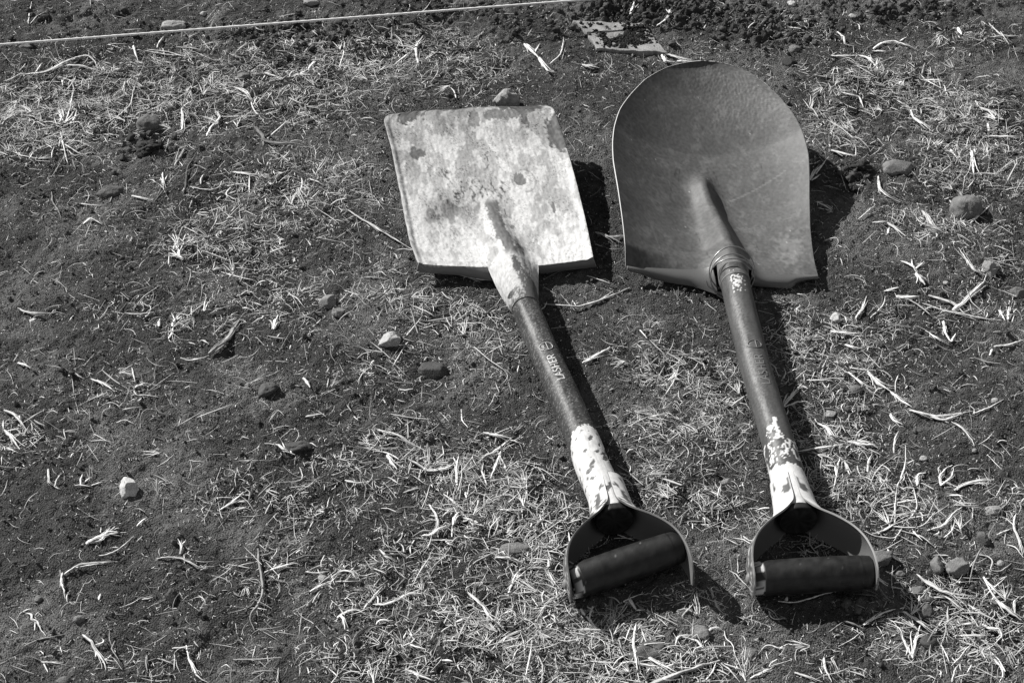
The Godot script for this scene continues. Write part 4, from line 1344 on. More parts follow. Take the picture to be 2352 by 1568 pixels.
	stalk("frayed_stalk","thick frayed pale stalk lying below the egg-like stone","straw bundle",.75,[[6.8,196,1248,218,1236,231,1232,252,1220,269,1222],[4.8,204,1246,231,1239,245,1227,289,1222],[3.1,235,1231,252,1212],[2.7,245,1225,265,1208],[2.4,231,1222,231,1210],[2.7,248,1220,272,1212],[3.7,313,1208,327,1195,337,1188]])
	stalk("straw_stalk","smooth curved straw under the thick frayed stalk","straw stalk",.65,[[3.1,226,1276,255,1270,282,1253,306,1231]])
	stalk("straw_stalk","long kinked straw bending down at lower left","straw stalk",.6,[[3.4,146,1319,170,1302,185,1295,225,1292,269,1289],[3.1,170,1304,211,1297,238,1293]])
	stalk("straw_stalk","upright pale stick at the low end of the kinked straw","straw stalk",.7,[[4.4,143,1314,140,1334,146,1355,149,1375]])
	stalk("straw_stalk","long wavy straw left of the knotted vertical twig","straw stalk",.55,[[3.7,359,1282,384,1279,419,1283,439,1293,456,1302,492,1300]])
	stalk("sprig","tiny bright y-shaped sprig above the long wavy straw","sprig",.85,[[3.4,413,1271,416,1253,407,1237],[2.7,416,1253,427,1239]])
	stalk("knotted_twig","long knotted twig running down the lower left ground","twig",.28,[[5.8,592,1259,595,1293,602,1334,602,1362,590,1392,575,1409,575,1426,584,1447],[2.7,561,1331,589,1331,601,1345]])
	stalk("brown_twig","dark twig ending in pale frayed tip above the knotted twig","twig",.13,[[4.1,636,1219,674,1207,711,1202],[2.7,597,1232,623,1225,636,1198]])
	stalk("straw_stalk","straight pale straw right of the knotted twig","straw stalk",.8,[[4.4,619,1309,646,1300,679,1293]])
	stalk("brown_twig","wavy dark twig just above a straight pale straw","twig",.11,[[4.1,640,1292,677,1285,701,1276,728,1276,766,1278]])
	stalk("straw_stalk","stout straw next to a small pale pebble, lower middle left","straw stalk",.7,[[4.8,711,1358,735,1345,760,1334],[3.1,701,1312,721,1316,755,1312]])
	stalk("straw_stalk","zigzag pale stalk with two legs in the lower left corner","straw stalk",.7,[[3.7,58,1408,72,1411,72,1423,85,1426,92,1443,104,1460],[3.4,80,1426,78,1447]])
	stalk("branched_stalk","branched stalk with root hairs at the lower left","straw bundle",.75,[[5.1,189,1457,208,1472,218,1491,235,1515,243,1537],[3.4,218,1481,238,1474,233,1465],[3.1,235,1515,262,1518],[2.7,238,1532,279,1535],[3.1,235,1521,255,1504],[2.7,214,1487,235,1477],[3.1,221,1494,218,1508]])
	stalk("straw_stalk","long bright curved straw touching the bottom edge, left half","straw stalk",.85,[[4.8,427,1482,434,1511,446,1538,453,1552,476,1567],[2.7,393,1489,419,1486,442,1482]])
	stalk("straw_stalk","bundle of thin level straws near the bottom left corner","straw stalk",.7,[[3.1,92,1520,119,1521,150,1527],[3.1,99,1521,109,1544],[2.7,105,1520,143,1521]])
	stalk("straw_stalk","grey stem with small side hooks near the bottom edge","straw stalk",.3,[[3.4,337,1504,335,1528,340,1545],[2.7,327,1545,335,1535],[3.4,347,1555,366,1550,376,1535]])
	stalk("straw_chip","short white straw piece below the long kinked straw","straw chip",.85,[[4.8,226,1377,230,1363]])
	stalk("straw_chip","short level straw piece, left of the small flat dark stone","straw chip",.6,[[3.4,325,1377,350,1372]])
	stalk("straw_stalk","hair-thin curved stem at the top of the lower straw patch","straw stalk",.5,[[2.4,687,1072,694,1089,692,1101,674,1106,636,1108]])
	stalk("star_tuft","pale tuft with splayed blades right of the egg-like stone","grass tuft",.75,[[4.1,504,1171,531,1154,558,1130],[3.4,531,1154,572,1149],[3.1,534,1152,544,1140],[3.1,532,1152,565,1127]])
	stalk("straw_stalk","long pale stalk sloping down left of the square shovel's white grip end","straw stalk",.65,[[4.8,867,988,915,999,938,1016,975,1034,1010,1049]])
	stalk("straw_chip","broad white straw piece under the long sloping stalk","straw chip",.85,[[6.3,888,1043,899,1060,912,1077]])
	stalk("curved_stalk","wide pale stalk bowed like a smile below the sloping stalk","straw stalk",.75,[[4.8,938,1054,960,1066,982,1080,1012,1078,1034,1071,1047,1058],[3.0,956,1058,975,1049,989,1047]])
	stalk("sprig","upright forked sprig at the end of the bowed stalk","sprig",.8,[[4.4,1049,1114,1049,1073,1054,1043],[3.0,1051,1073,1067,1058],[3.0,1049,1066,1041,1047]])
	stalk("frayed_stalk","frayed pale stalk bundle close left of the painted shaft end","straw bundle",.7,[[5.9,1110,993,1141,999,1175,1006],[3.7,1175,1006,1145,1029,1123,1043],[5.2,1151,1036,1141,1066,1126,1099],[3.3,1119,1114,1108,1084,1110,1062],[3.0,1171,1010,1197,1017]])
	stalk("straw_stalk","two short straws lying below the bowed stalk's left end","straw stalk",.7,[[3.7,791,1103,819,1108,843,1106],[3.7,891,1095,915,1110]])
	stalk("curved_stalk","thin straw curling up from a bright root, lower middle","straw stalk",.8,[[3.3,986,1158,1002,1184,1004,1210,989,1228],[5.2,969,1230,989,1228,1008,1214,1025,1206]])
	stalk("uprooted_tuft","stubby uprooted stalk with crossing arms, lower middle","grass tuft",.75,[[6.7,1041,1206,1045,1188,1054,1175],[3.7,1019,1134,1041,1151,1067,1173],[4.1,1060,1188,1086,1195,1106,1204],[3.7,1038,1232,1039,1206],[3.0,1049,1177,1041,1162]])
	stalk("straw_stalk","pale straws crossing just below the stubby uprooted stalk","straw stalk",.7,[[4.4,1023,1240,1034,1251,1047,1254],[3.0,989,1240,1019,1240,1060,1243]])
	stalk("brown_twig","straight greyish twig pointing at the square shovel's grip","twig",.33,[[4.8,1167,1136,1197,1147,1230,1164,1271,1180]])
	stalk("straw_stalk","short bent stem on bare soil below the bowed stalk","straw stalk",.6,[[4.1,871,1260,888,1278,908,1288]])
	stalk("curved_stalk","pale arched grass leaf left of the lower straw patch","straw stalk",.75,[[3.3,760,1326,786,1310,808,1314,818,1330],[3.0,753,1343,775,1321]])
	stalk("straw_stalk","slanted thin stalk rising above the small loop-shaped straw","straw stalk",.6,[[4.1,834,1399,853,1376,877,1347]])
	stalk("straw_stalk","long pale nearly level stalk, lower middle ground","straw stalk",.75,[[4.8,856,1388,890,1386,923,1371,945,1362,982,1364]])
	stalk("straw_loop","small loop-shaped white straw with crumpled foot","straw stalk",.85,[[4.4,775,1423,780,1413,788,1419,790,1432,793,1449],[3.7,775,1417,801,1402,823,1402,840,1412],[4.4,784,1449,801,1447]])
	stalk("straw_stalk","long pale straw slanting down to the right, lower middle","straw stalk",.8,[[4.8,1075,1360,1097,1380,1112,1395,1123,1413,1156,1441]])
	stalk("straw_stalk","crossing straws left of the long slanted one","straw stalk",.75,[[3.0,993,1402,1019,1410,1054,1408],[3.0,1027,1410,1008,1391],[4.4,1045,1428,1067,1421,1086,1416]])
	stalk("hooked_stalk","short hooked straw right of the small loop-shaped one","straw stalk",.8,[[4.4,864,1434,871,1425,901,1424]])
	stalk("straw_stalk","thick white straw lying along the bottom edge, middle","straw stalk",.8,[[5.6,930,1536,960,1550,995,1562]])
	stalk("straw_stalk","long dull stalk rising right toward the square shovel's grip","straw stalk",.5,[[4.4,1126,1495,1160,1465,1197,1447,1252,1430]])
	stalk("curved_stalk","curved pale stalk wrapping the left side of the square shovel's grip","straw stalk",.7,[[4.1,1260,1284,1262,1314,1275,1339,1289,1354]])
	stalk("straw_stalk","flat pair of straws under the flat grey stone","straw stalk",.75,[[4.1,1136,1280,1167,1280,1202,1291],[3.3,1138,1277,1171,1286]])
	stalk("star_tuft","splayed tuft below the flat grey stone by the grip","grass tuft",.75,[[4.1,1171,1354,1182,1325,1197,1306],[3.3,1182,1325,1212,1319],[3.3,1182,1325,1171,1302],[3.0,1178,1325,1193,1314]])
	stalk("straw_stalk","short split straw in the lower middle patch","straw stalk",.75,[[3.7,938,1443,945,1458,954,1473],[3.0,927,1465,938,1443]])
	stalk("straw_chip","wide white chip near the bottom edge, middle","straw chip",.9,[[7.4,1014,1516,1039,1519]])
	stalk("jointed_stalk","thick pale jointed stalk in front of the square shovel's grip","straw stalk",.85,[[7.2,1334,1398,1344,1413],[6.2,1347,1415,1359,1427,1366,1439],[5.8,1367,1440,1376,1446,1404,1459]])
	stalk("straw_chip","bright white husk in the shadow before the square shovel's grip","straw chip",.95,[[7.2,1445,1373,1452,1386,1462,1399],[3.8,1462,1401,1481,1399]])
	stalk("straw_stalk","thin straight straw crossing above the bright white husk","straw stalk",.75,[[2.6,1426,1384,1448,1373,1478,1362]])
	stalk("grey_stalk","grey curved stalk standing between the two shovel grips","straw stalk",.45,[[4.3,1634,1354,1640,1372,1647,1393,1664,1410],[2.4,1664,1409,1673,1413],[1.9,1659,1410,1664,1415]])
	stalk("upright_stalk","tall pale stalk standing in front of the big buried stone","straw stalk",.8,[[4.1,1462,1429,1457,1463,1455,1482,1460,1501,1464,1535,1469,1566],[2.2,1428,1461,1452,1474],[2.2,1461,1451,1474,1434]])
	stalk("leaf_blade","broad smooth leaf blade cut by the bottom edge below the grips","leaf blade",.42,[[11.0,1438,1596,1500,1571,1546,1552,1606,1530,1654,1517]])
	stalk("straw_bundle","heap of thick pale stalks at the foot of the big buried stone","straw bundle",.75,[[5.3,1469,1494,1486,1506,1510,1521,1529,1530,1558,1545],[4.8,1426,1523,1457,1521,1486,1528,1529,1530],[3.4,1481,1511,1486,1489,1500,1485],[3.8,1354,1518,1385,1521,1419,1523],[2.9,1500,1535,1529,1531,1553,1523,1582,1521]])
	stalk("straw_stalk","bent straw frame below the round half-buried stone between grips","straw stalk",.8,[[3.6,1552,1480,1560,1461,1589,1458],[3.4,1560,1461,1599,1470,1616,1489,1630,1501],[2.9,1618,1477,1630,1463]])
	stalk("curved_stalk","long looping straw starting at the round half-buried stone","straw stalk",.75,[[3.4,1624,1455,1632,1445,1647,1440,1664,1450],[2.6,1664,1449,1668,1465,1683,1480,1690,1506,1700,1528],[3.4,1625,1456,1630,1446]])
	stalk("straw_stalk","two long straws spreading right of the wide leaf blade's tip","straw stalk",.7,[[3.1,1654,1521,1676,1537,1700,1566],[3.1,1664,1523,1692,1533,1726,1545]])
	stalk("straw_stalk","pointed pale straw near the bottom edge below the grips","straw stalk",.8,[[3.8,1724,1557,1750,1545,1774,1533]])
	stalk("straw_stalk","l-shaped straw on bare soil below the right grip","straw stalk",.7,[[2.6,1766,1402,1776,1420,1805,1420]])
	stalk("straw_stalk","thin stems on bare soil close left of the round shovel's grip","straw stalk",.65,[[2.6,1676,1309,1692,1319,1707,1336,1721,1350],[1.4,1696,1317,1694,1271],[2.2,1695,1315,1714,1309]])
	stalk("straw_chip","small white pointed chip below the right grip","straw chip",.9,[[3.8,1774,1482,1788,1488,1803,1490]])
	stalk("knotted_twig","smooth pale twig with knots along the front of the right grip","twig",.6,[[3.4,1788,1380,1819,1383,1850,1377,1890,1364,1932,1356],[5.6,1805,1381,1809,1370]])
	stalk("green_sprig","dark living grass sprig leaning on the round shovel's grip","sprig",.16,[[2.5,2048,1383,2023,1358,2005,1330,1981,1291],[2.5,2048,1383,2017,1346,2002,1315],[2.5,2051,1384,2026,1361,2012,1330,2009,1296],[2.8,2036,1381,2005,1367,1961,1364],[2.5,2042,1380,2002,1358,1974,1352]])
	stalk("bent_stalk","wide bent straw like a roof below the right grip","straw stalk",.8,[[4.3,1984,1434,2011,1417,2036,1404,2079,1395],[4.7,2076,1404,2110,1426,2150,1454]])
	stalk("grass_tuft","bright splayed grass tuft rising from one root, bottom right","grass tuft",.85,[[3.7,2098,1511,2085,1488,2076,1466,2067,1442,2036,1429],[3.1,2098,1511,2101,1473,2112,1442],[3.1,2099,1511,2093,1463,2095,1448],[3.1,2098,1510,2113,1479],[3.4,2098,1510,2107,1463,2133,1454],[2.8,2096,1508,2085,1479],[2.5,2107,1463,2116,1423,2091,1367]])
	stalk("frayed_stalk","frayed thick stalk right of the small curved stone by the grip","straw bundle",.7,[[5.6,2107,1318,2132,1339,2160,1355,2188,1364,2222,1392],[3.7,2126,1330,2160,1352,2188,1370],[3.4,2160,1361,2184,1377,2219,1404]])
	stalk("straw_stalk","pointed pale stalk after the frayed thick one","straw stalk",.8,[[5.6,2225,1387,2253,1408,2287,1423]])
	stalk("thick_stalk","thick white forked stalks at the right edge, lower corner","straw bundle",.85,[[7.4,2290,1377,2309,1395,2346,1423],[4.3,2259,1324,2284,1367,2309,1395],[4.0,2267,1333,2284,1352,2312,1380],[3.7,2333,1408,2330,1383,2341,1370]])
	stalk("straw_stalk","thin branching stem climbing along the right edge","straw stalk",.75,[[3.7,2335,1178,2330,1209,2343,1243,2350,1274],[2.8,2312,1190,2330,1206],[2.5,2290,1228,2327,1212],[3.1,2312,1251,2333,1256,2352,1280]])
	stalk("wiry_clump","big wiry clump with looping stems right of the round shovel's handle","grass clump",.65,[[3.1,2002,1226,2033,1218,2057,1203,2091,1190,2107,1163,2101,1128,2082,1082],[3.1,2057,1203,2057,1159,2064,1113,2082,1085],[3.1,2054,1209,2098,1211,2122,1206,2149,1175],[2.8,1986,1218,2011,1231,2057,1234,2079,1200],[3.4,2017,1226,2051,1204],[2.8,2091,1190,2122,1184,2147,1178],[2.5,2138,1200,2144,1178]])
	stalk("straw_stalk","forked bright stem lying right of the wiry clump","straw stalk",.75,[[4.0,2132,1218,2169,1206,2188,1181,2212,1163],[2.8,2169,1234,2188,1218,2194,1194],[2.8,2188,1209,2209,1223]])
	stalk("straw_stalk","thin straight stem below the wiry clump","straw stalk",.6,[[2.8,2064,1217,2098,1225,2122,1234,2144,1252,2163,1254]])
	stalk("straw_chip","short pale stalk by the pointed stone beside the right grip","straw chip",.85,[[4.0,2040,1260,2054,1280,2081,1290]])
	stalk("straw_stalk","drooping stem right of the larger brown stone","straw stalk",.55,[[2.8,2248,1274,2271,1277,2282,1290,2276,1308,2299,1311,2324,1293]])
	stalk("curled_stalk","curled thick white stalk near the lower right edge","straw bundle",.8,[[5.3,2256,1432,2274,1442,2296,1445,2302,1460,2284,1479],[3.7,2194,1460,2234,1459,2284,1459],[3.7,2206,1432,2228,1432,2259,1426]])
	stalk("straw_stalk","long curving stem low in the bottom right corner","straw stalk",.6,[[3.1,2186,1529,2206,1510,2222,1488,2243,1473],[2.8,2203,1470,2237,1482,2284,1505],[2.8,2188,1566,2194,1541,2205,1522]])
	stalk("curved_stalk","arched pale stalk in the bottom right corner","straw stalk",.75,[[4.0,2284,1513,2302,1535,2305,1553,2296,1566]])
	stalk("straw_stalk","crossing straws at the bottom edge under the right grip","straw stalk",.75,[[4.0,1825,1544,1862,1556,1890,1566],[3.7,1893,1510,1896,1532,1912,1566],[2.8,1890,1547,1881,1529]])
	stalk("straw_loop","hair-thin round loop of stem on bare soil below the right grip","straw stalk",.4,[[2.2,1828,1516,1829,1494,1843,1487,1854,1498,1850,1513]])
	stalk("leaf_blade","grey pointed leaf with stem on bare soil below the right grip","leaf blade",.25,[[2.2,1905,1451,1921,1439,1939,1426],[5.0,1939,1426,1964,1434,1986,1445]])
	stalk("curved_stalk","s-curved straw right of the stone group at the top","straw stalk",.65,[[3.6,1924,72,1939,86,1942,101,1964,106]])
	stalk("curved_stalk","arched straw bridging bare soil at the upper right","straw stalk",.75,[[4.3,2007,112,2025,99,2054,94,2083,103,2106,112],[3.2,2068,94,2084,85]])
	stalk("straw_bundle","bright branching straw knot under the arched straw, upper right","straw bundle",.8,[[6.5,1975,128,1996,133,2018,158],[4.7,1910,128,1950,128,1975,126],[3.6,2004,117,2036,117],[3.6,2014,157,2016,133]])
	stalk("straw_stalk","pale straight stalk slanting through the upper right straw patch","straw stalk",.8,[[4.7,2094,252,2101,270,2126,288,2142,302],[3.2,2061,230,2094,248]])
	stalk("straw_chip","fat white straw piece near the right edge at the top","straw chip",.9,[[7.9,2202,63,2210,79]])
	stalk("straw_stalk","long straw reaching the right edge near the top","straw stalk",.65,[[3.2,2272,52,2292,72,2306,81,2351,83],[3.6,2277,85,2306,82]])
	stalk("upright_stalk","upright bright stalks above the round brown stone at right","straw stalk",.8,[[7.2,2234,346,2236,371,2238,400],[3.6,2184,342,2200,364],[3.2,2198,331,2209,374],[3.2,2241,349,2239,335]])
	stalk("pale_root","segmented pale root winding left below the round brown stone","root",.5,[[7.2,2119,482,2133,500,2148,522,2173,536]])
	stalk("straw_stalk","bright forked straws right of the round shovel's shadow","straw stalk",.75,[[5.4,2040,511,2065,529,2081,542],[3.2,2004,511,2040,508],[5.0,2040,536,2045,522]])
	stalk("straw_stalk","flat pale straw right of the round shovel's upper edge","straw stalk",.8,[[5.0,1910,344,1939,353,1966,359]])
	stalk("fan_tuft","fan of thin blades touching the round shovel's right edge","grass tuft",.75,[[3.2,1861,414,1874,392,1888,378],[2.9,1861,410,1870,389],[2.9,1865,414,1885,400],[2.9,1874,400,1903,360]])
	stalk("straw_stalk","single thin stem crossing the tip of the round shovel's shadow","straw stalk",.55,[[2.9,1971,504,1993,486,2012,470]])
	stalk("straw_stalk","grass blades bent over the round brown stone","straw stalk",.7,[[4.7,2182,459,2202,482],[3.2,2207,459,2202,481],[3.2,2202,482,2210,511],[3.6,2230,513,2248,493,2252,468],[2.9,2252,493,2274,473]])
	stalk("straw_stalk","thin stalk kinked downward in the upper right patch","straw stalk",.65,[[4.0,1935,212,1957,218,1975,223,1984,247]])
	stalk("thick_stalk","bright stalk pile close to the right edge, upper half","straw bundle",.8,[[6.1,2252,248,2277,256,2306,274],[4.3,2270,313,2306,313,2346,313],[3.6,2252,302,2274,313],[3.6,2270,281,2274,302,2292,292]])
	stalk("brown_twig","short grey upright twig on bare soil, upper right","twig",.3,[[4.7,2119,169,2126,144]])
	stalk("straw_stalk","pale stalk descending from the angular stone at right","straw stalk",.75,[[4.3,2018,403,2022,432,2040,450,2068,464]])
	stalk("frayed_stalk","frayed white stalk on bare soil right of the round shovel's corner","straw bundle",.85,[[8.6,2104,626,2113,636,2126,653],[4.3,2072,599,2097,611,2108,629],[3.2,2098,611,2095,595],[3.2,2104,618,2124,600]])
	stalk("peeled_stick","peeled bent stick casting a shadow near the right edge","stick",.55,[[7.2,2189,713,2212,696,2238,669,2259,649,2266,633],[5.0,2266,633,2238,618,2220,593,2202,568]])
	stalk("straw_stalk","forked pale straw left of the peeled bent stick","straw stalk",.7,[[5.0,2133,678,2169,689,2194,698,2216,719]])
	stalk("straw_chip","two short pale straws below the round shovel's right corner","straw chip",.85,[[4.7,2032,669,2065,660],[7.2,2059,682,2086,683,2112,680]])
	stalk("straw_stalk","long straight straw running under the peeled stick","straw stalk",.65,[[4.0,2119,696,2166,712,2220,723,2266,732,2302,736]])
	stalk("straw_stalk","bright v-shaped straw below the long straight one","straw stalk",.85,[[6.1,2169,737,2174,766,2185,784],[4.3,2187,784,2196,766],[3.2,2128,759,2155,777,2180,791]])
	stalk("straw_stalk","curved upright straws right of the small round pale pebble","straw stalk",.65,[[4.3,1966,730,1982,708,1991,680],[2.9,2000,730,2029,701,2034,680]])
	stalk("straw_stalk","thick level straw below the small round pale pebble","straw stalk",.85,[[5.8,1908,761,1942,764,1978,766]])
	stalk("straw_chip","white tapered straw beside the small dark stone, right half","straw chip",.9,[[6.1,1942,791,1960,797,1980,800]])
	stalk("thick_stalk","thick white stalk pointing down right, right of the round shovel's shaft","straw bundle",.85,[[7.9,1994,852,2018,878,2047,899],[5.8,2047,899,2068,917,2095,934],[4.3,1950,854,1982,881,2004,892]])
	stalk("fan_tuft","leafy fan growing against the round shovel's shaft","grass tuft",.8,[[3.6,1798,928,1820,906,1842,881],[3.6,1800,932,1816,914,1834,888],[3.2,1802,934,1831,924,1856,921],[3.6,1852,873,1881,873,1912,873],[4.3,1842,885,1856,892],[3.2,1800,924,1809,903]])
	stalk("straw_bundle","sheaf of pale straw fanning out right of the painted shaft end","straw bundle",.8,[[5.8,1881,971,1903,986,1917,1007,1946,1016],[7.2,1946,1014,1975,1020,2011,1022],[3.6,1834,1036,1881,1029,1946,1018],[4.3,1953,1014,1989,1029],[3.6,1950,1013,1989,1014,2018,1029]])
	stalk("straw_bundle","boat-shaped sheaf of straw on bare soil, right","straw bundle",.75,[[5.0,2090,941,2122,950,2148,957,2180,971],[4.3,2122,952,2166,955,2234,944],[3.6,2187,968,2212,984,2234,1011,2238,1024],[2.9,2234,950,2270,937,2306,917],[3.6,2112,946,2166,964,2220,946]])
	stalk("straw_stalk","pale stalk coming in from the right edge, middle height","straw stalk",.75,[[4.3,2284,795,2320,791,2351,780],[5.0,2281,802,2274,816]])
	stalk("sprig","upright leafy sprig close to the right edge","sprig",.8,[[4.3,2297,712,2310,736],[5.0,2317,734,2320,690],[3.2,2317,734,2336,708]])
	stalk("straw_stalk","thin upright stems below the sheaf beside the painted shaft","straw stalk",.7,[[3.2,2054,1040,2056,1011,2065,989],[3.2,1993,1083,1996,1058,2004,1043]])
	stalk("straw_loop","ring of straw on bare soil, lower right","straw stalk",.75,[[4.0,2162,1115,2160,1094,2173,1076,2189,1068],[3.6,2162,1115,2187,1094,2191,1074]])
	stalk("straw_stalk","pale stalk lying below the ring of straw","straw stalk",.75,[[5.4,2194,1126,2216,1112,2248,1104,2284,1101]])
	stalk("straw_chip","fat curved straw piece above the sheaf beside the painted shaft","straw chip",.85,[[6.1,2047,950,2054,964,2074,974]])
	stalk("straw_chip","white folded leaf standing in the lower right straw","straw chip",.9,[[5.4,2108,1115,2110,1090,2127,1086]])
	stalk("root_tuft","white rooted tufts below the sheaf beside the painted shaft","grass tuft",.85,[[6.1,1919,1072,1926,1097],[4.7,1896,1068,1924,1072],[4.7,1942,1061,1953,1090],[3.6,1924,1068,1932,1050]])
	stalk("straw_stalk","thin stalk slipping under the left edge of the square shovel","straw stalk",.6,[[4.0,795,480,860,520,955,578]])
	stalk("pale_twig","long bow-shaped twig between the two shovels below their blades","twig",.42,[[5.0,1250,697,1330,703,1390,685,1447,660],[3.0,1375,690,1395,678,1408,668]])
	stalk("straw_stalk","short pale straw between the two shafts","straw stalk",.75,[[6.0,1338,833,1360,822,1402,797]])
	stalk("straw_stalk","inverted v straw standing high above the square shovel","straw stalk",.75,[[4.0,962,150,955,110,972,82],[4.0,955,110,903,150]])
	stalk("thick_stalk","bright leafy stalk right of the stone behind the square shovel","straw bundle",.85,[[8.0,1204,100,1223,117,1237,132],[6.0,1237,132,1250,150,1260,163,1273,164],[3.0,1228,122,1240,100]])
	stalk("straw_stalk","thin curved stem near the flat slab's left side","straw stalk",.65,[[3.0,1263,146,1287,125,1294,98,1294,85]])
	stalk("spike","white pointed spike standing in clods above the flat slab","leaf blade",.85,[[6.0,1450,33,1454,17,1457,4]])
	stalk("straw_stalk","thin branching stem in the clods right of the slab","straw stalk",.6,[[4.0,1509,59,1527,46,1539,32,1540,21,1556,6],[3.0,1539,32,1530,20]])
	stalk("straw_chip","pale straw chip lying below the flat slab","straw chip",.8,[[5.0,1338,148,1358,152,1377,156]])
	stalk("straw_stalk","bright straws beyond the tip of the round shovel","straw stalk",.8,[[6.0,1521,125,1530,140,1550,142],[5.0,1528,123,1559,132,1588,138],[4.0,1555,140,1590,140]])
	stalk("straw_stalk","two stalks poking from under the square shovel's right edge","straw stalk",.45,[[5.0,1368,533,1395,542,1425,556],[4.0,1385,542,1410,543,1440,540]])
	stalk("straw_stalk","pale straw sticking out under the square shovel's rear left lip","straw stalk",.6,[[4.0,1052,630,1095,640,1140,644]])
	stalk("straw_bundle","white straws and husks inside the round shovel's handle opening","straw bundle",.85,[[7.0,1940,1300,1955,1318,1970,1330],[5.0,1945,1305,1930,1330],[6.0,2005,1310,2018,1330,2040,1345],[5.0,1995,1290,2002,1310,1990,1325],[4.0,2000,1315,2025,1300],[5.0,1935,1320,1960,1335]])

func footprint(x: float, z: float) -> bool:               # under a shovel, where loose litter lies pressed flat
	var p := Vector2(x, z)
	for q in prints:
		if Geometry2D.is_point_in_polygon(p, q): return true
	for s in rods:
		if seg_dist(p, s[0], s[1]) < s[2]: return true
	return false

var prints := []
var rods := []

func scatter_straw() -> void:
	for pair in [[square_left, square_right], [round_left, round_right]]:
		var poly := PackedVector2Array()
		for k in range(0, NB + 1, 10): poly.append(Vector2(pair[0][k].x, pair[0][k].z))
		for k in range(NB, -1, -10): poly.append(Vector2(pair[1][k].x, pair[1][k].z))
		prints.append(poly)
	for s in [[1200, 660, 1411, 1190, 0.020], [1684, 630, 1833, 1190, 0.020], [1335, 1345, 1560, 1285, 0.019], [1745, 1335, 2000, 1310, 0.019]]:
		var a := at(s[0], s[1], 0.02)
		var b := at(s[2], s[3], 0.02)
		rods.append([Vector2(a.x, a.z), Vector2(b.x, b.z), s[4]])
	var root := Node3D.new()
	root.name = "straw_litter"
	add_child(root)
	tag(root, "pale chopped straw and chaff strewn over the dark soil", "straw litter", "", "stuff")
	var kinds := [0, 0, 0, 0, 0, 0, 0, 1, 1, 1, 3, 4, 4, 4, 2, 2, 0, 1]
	var put_at := []
	var tints := []
	for k in kinds.size():
		put_at.append([])
		tints.append([])
	for spec in [[70000, 0.0016, 0.0055, 0.0006, 0.0013, 0.8], [9000, 0.005, 0.012, 0.0008, 0.0019, 1.1], [2400, 0.010, 0.022, 0.001, 0.0028, 1.3], [1000, 0.018, 0.038, 0.0009, 0.0026, 1.6], [190, 0.03, 0.06, 0.001, 0.0022, 1.9], [420, 0.016, 0.036, 0.001, 0.0018, 1.9], [17000, 0.012, 0.042, 0.0003, 0.0006, 1.15]]:
		var made := 0
		var tries := 0
		while made < spec[0] and tries < 900000:
			tries += 1
			var x := rng.randf_range(-0.95, 0.95)
			var z := rng.randf_range(-2.75, -1.12)
			var d := density(x, z)
			d *= 0.35 + 1.0 * smoothstep(-0.35, 0.4, n_mid.get_noise_2d(x * 2.2, z * 2.2))
			if rng.randf() > pow(minf(d, 1.1) / 1.1, spec[5]): continue
			if footprint(x, z): continue
			made += 1
			var l := rng.randf_range(spec[1], spec[2])
			var w := rng.randf_range(spec[3], spec[4])
			var tilt := rng.randfn(0.0, 0.14) if rng.randf() < 0.85 else rng.randf_range(-0.7, 0.7)
			var b := Basis.from_euler(Vector3(rng.randf_range(-0.5, 0.5), rng.randf() * TAU, 0))
			b = b * Basis(Vector3(0, 0, 1), tilt)
			b = b * Basis.from_scale(Vector3(l, w / 0.06, w / 0.06 if l < 0.012 else lerpf(w / 0.06, l, 0.25)))
			var k := rng.randi() % 11 if spec[0] != 420 else 11 + rng.randi() % 3
			if spec[0] == 17000: k = 14 + rng.randi() % 4
			var y := ground_height(x, z) + w * 0.3 + 0.0012 * minf(d, 1.0) * rng.randf() + absf(sin(tilt)) * l * 0.3
			put_at[k].append(Transform3D(b, Vector3(x, y, z)))
			var g := rng.randf()
			if spec[0] == 70000: g = 0.25 + 0.75 * g
			var tone := rng.randf_range(0.6, 0.95) if g < 0.42 else (rng.randf_range(0.28, 0.6) if g < 0.76 else rng.randf_range(0.04, 0.25))
			tints[k].append(grey(tone))
	for k in kinds.size():
		var mm := MultiMesh.new()
		mm.transform_format = MultiMesh.TRANSFORM_3D
		mm.use_colors = true
		mm.mesh = straw_mesh(k + 1, kinds[k])
		mm.instance_count = put_at[k].size()
		for i in put_at[k].size():
			mm.set_instance_transform(i, put_at[k][i])
			mm.set_instance_color(i, tints[k][i])
		var o := MultiMeshInstance3D.new()
		o.name = "loose_straw"
		o.multimesh = mm
		o.material_override = straw_mat
		root.add_child(o, true)
		o.set_meta("kind", "stuff")

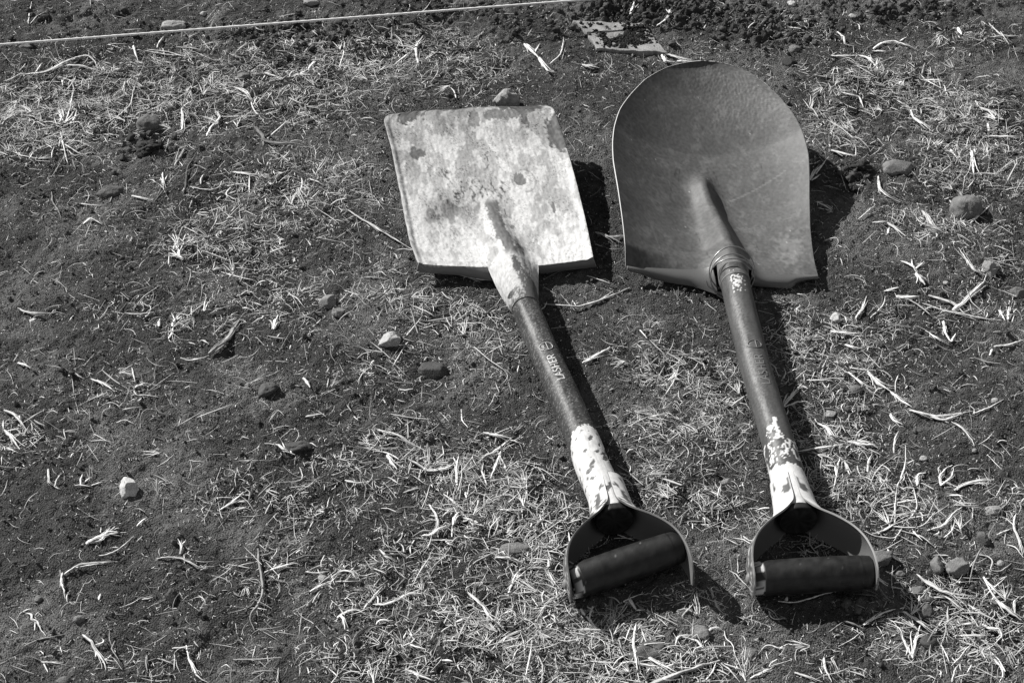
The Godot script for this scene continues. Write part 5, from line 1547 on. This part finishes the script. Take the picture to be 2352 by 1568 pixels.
func scatter_crumbs() -> void:
	var root := Node3D.new()
	root.name = "soil_crumbs"
	add_child(root)
	tag(root, "loose dark soil crumbs and tiny pale grit on the ground", "soil crumbs", "", "stuff")
	var put_at := [[], [], [], []]
	var tints := [[], [], [], []]
	for spec in [[80000, 0.0005, 0.0012, 0.0], [5000, 0.001, 0.0024, 0.25], [500, 0.002, 0.0048, 0.35], [800, 0.0014, 0.008, 1.0]]:
		var made := 0
		var tries := 0
		while made < spec[0] and tries < 600000:
			tries += 1
			var x := rng.randf_range(-0.95, 0.95)
			var z := rng.randf_range(-2.75, -1.12)
			var size: float = lerpf(spec[1], spec[2], rng.randf() if spec[3] < 0.9 else pow(rng.randf(), 2.6))
			if spec[3] > 0.0:
				var rg := roughness_at(x, z)
				if rng.randf() > lerpf(0.5 + 0.5 * n_mid.get_noise_2d(x, z), rg, spec[3]): continue
				if size > 0.0026 and footprint(x, z): continue
			made += 1
			var b := Basis.from_euler(Vector3(rng.randf() * TAU, rng.randf() * TAU, rng.randf() * TAU)) * Basis.from_scale(Vector3(size, size * rng.randf_range(0.6, 1.0), size))
			var y := ground_height(x, z) + size * 0.35 + 0.001
			if Geometry2D.is_point_in_polygon(Vector2(x, z), slab_poly): y = slab_y + size * 0.3
			var k := rng.randi() % 4
			put_at[k].append(Transform3D(b, Vector3(x, y, z)))
			var tone := rng.randf_range(0.06, 0.18) if size < 0.0024 else rng.randf_range(0.07, 0.15)
			if size < 0.0016 and rng.randf() < 0.2: tone = rng.randf_range(0.2, 0.7)
			tints[k].append(grey(tone))
	for i in 1700:                                         # soil heaped on the slab
		var p := slab_poly[0].lerp(slab_poly[2], rng.randf()).lerp(slab_poly[1].lerp(slab_poly[4], rng.randf()), rng.randf())
		var e := n_col.get_noise_2d(p.x * 30.0, p.y * 30.0)
		if e < -0.2: continue
		var edge := minf(seg_dist(p, slab_poly[5], slab_poly[4]), seg_dist(p, slab_poly[4], slab_poly[2]))
		if edge < 0.007 + 0.022 * n_col.get_noise_2d(p.x * 120.0, p.y * 120.0): continue
		if p.distance_to(slab_poly[0]) < 0.055 + 0.07 * n_col.get_noise_2d(p.x * 90.0, p.y * 90.0 + 9.0): continue
		if p.distance_to(slab_poly[3].lerp(slab_poly[2], 0.75)) < 0.024 + 0.02 * e: continue
		var size := rng.randf_range(0.001, 0.0032)
		var b := Basis.from_euler(Vector3(rng.randf() * TAU, rng.randf() * TAU, 0)) * Basis.from_scale(Vector3(size * 1.4, size * 0.7, size * 1.4))
		var k := rng.randi() % 4
		put_at[k].append(Transform3D(b, Vector3(p.x, slab_y + size * 0.2, p.y)))
		tints[k].append(grey(rng.randf_range(0.025, 0.06)))
	for k in 4:
		var mm := MultiMesh.new()
		mm.transform_format = MultiMesh.TRANSFORM_3D
		mm.use_colors = true
		mm.mesh = lump_mesh(700 + k, Vector3(1.0, 0.75, 0.7), 5, 1.0, 0.8, 11, 8)
		mm.instance_count = put_at[k].size()
		for i in put_at[k].size():
			mm.set_instance_transform(i, put_at[k][i])
			mm.set_instance_color(i, tints[k][i])
		var o := MultiMeshInstance3D.new()
		o.name = "loose_crumb"
		o.multimesh = mm
		o.material_override = crumb_mat
		root.add_child(o, true)
		o.set_meta("kind", "stuff")
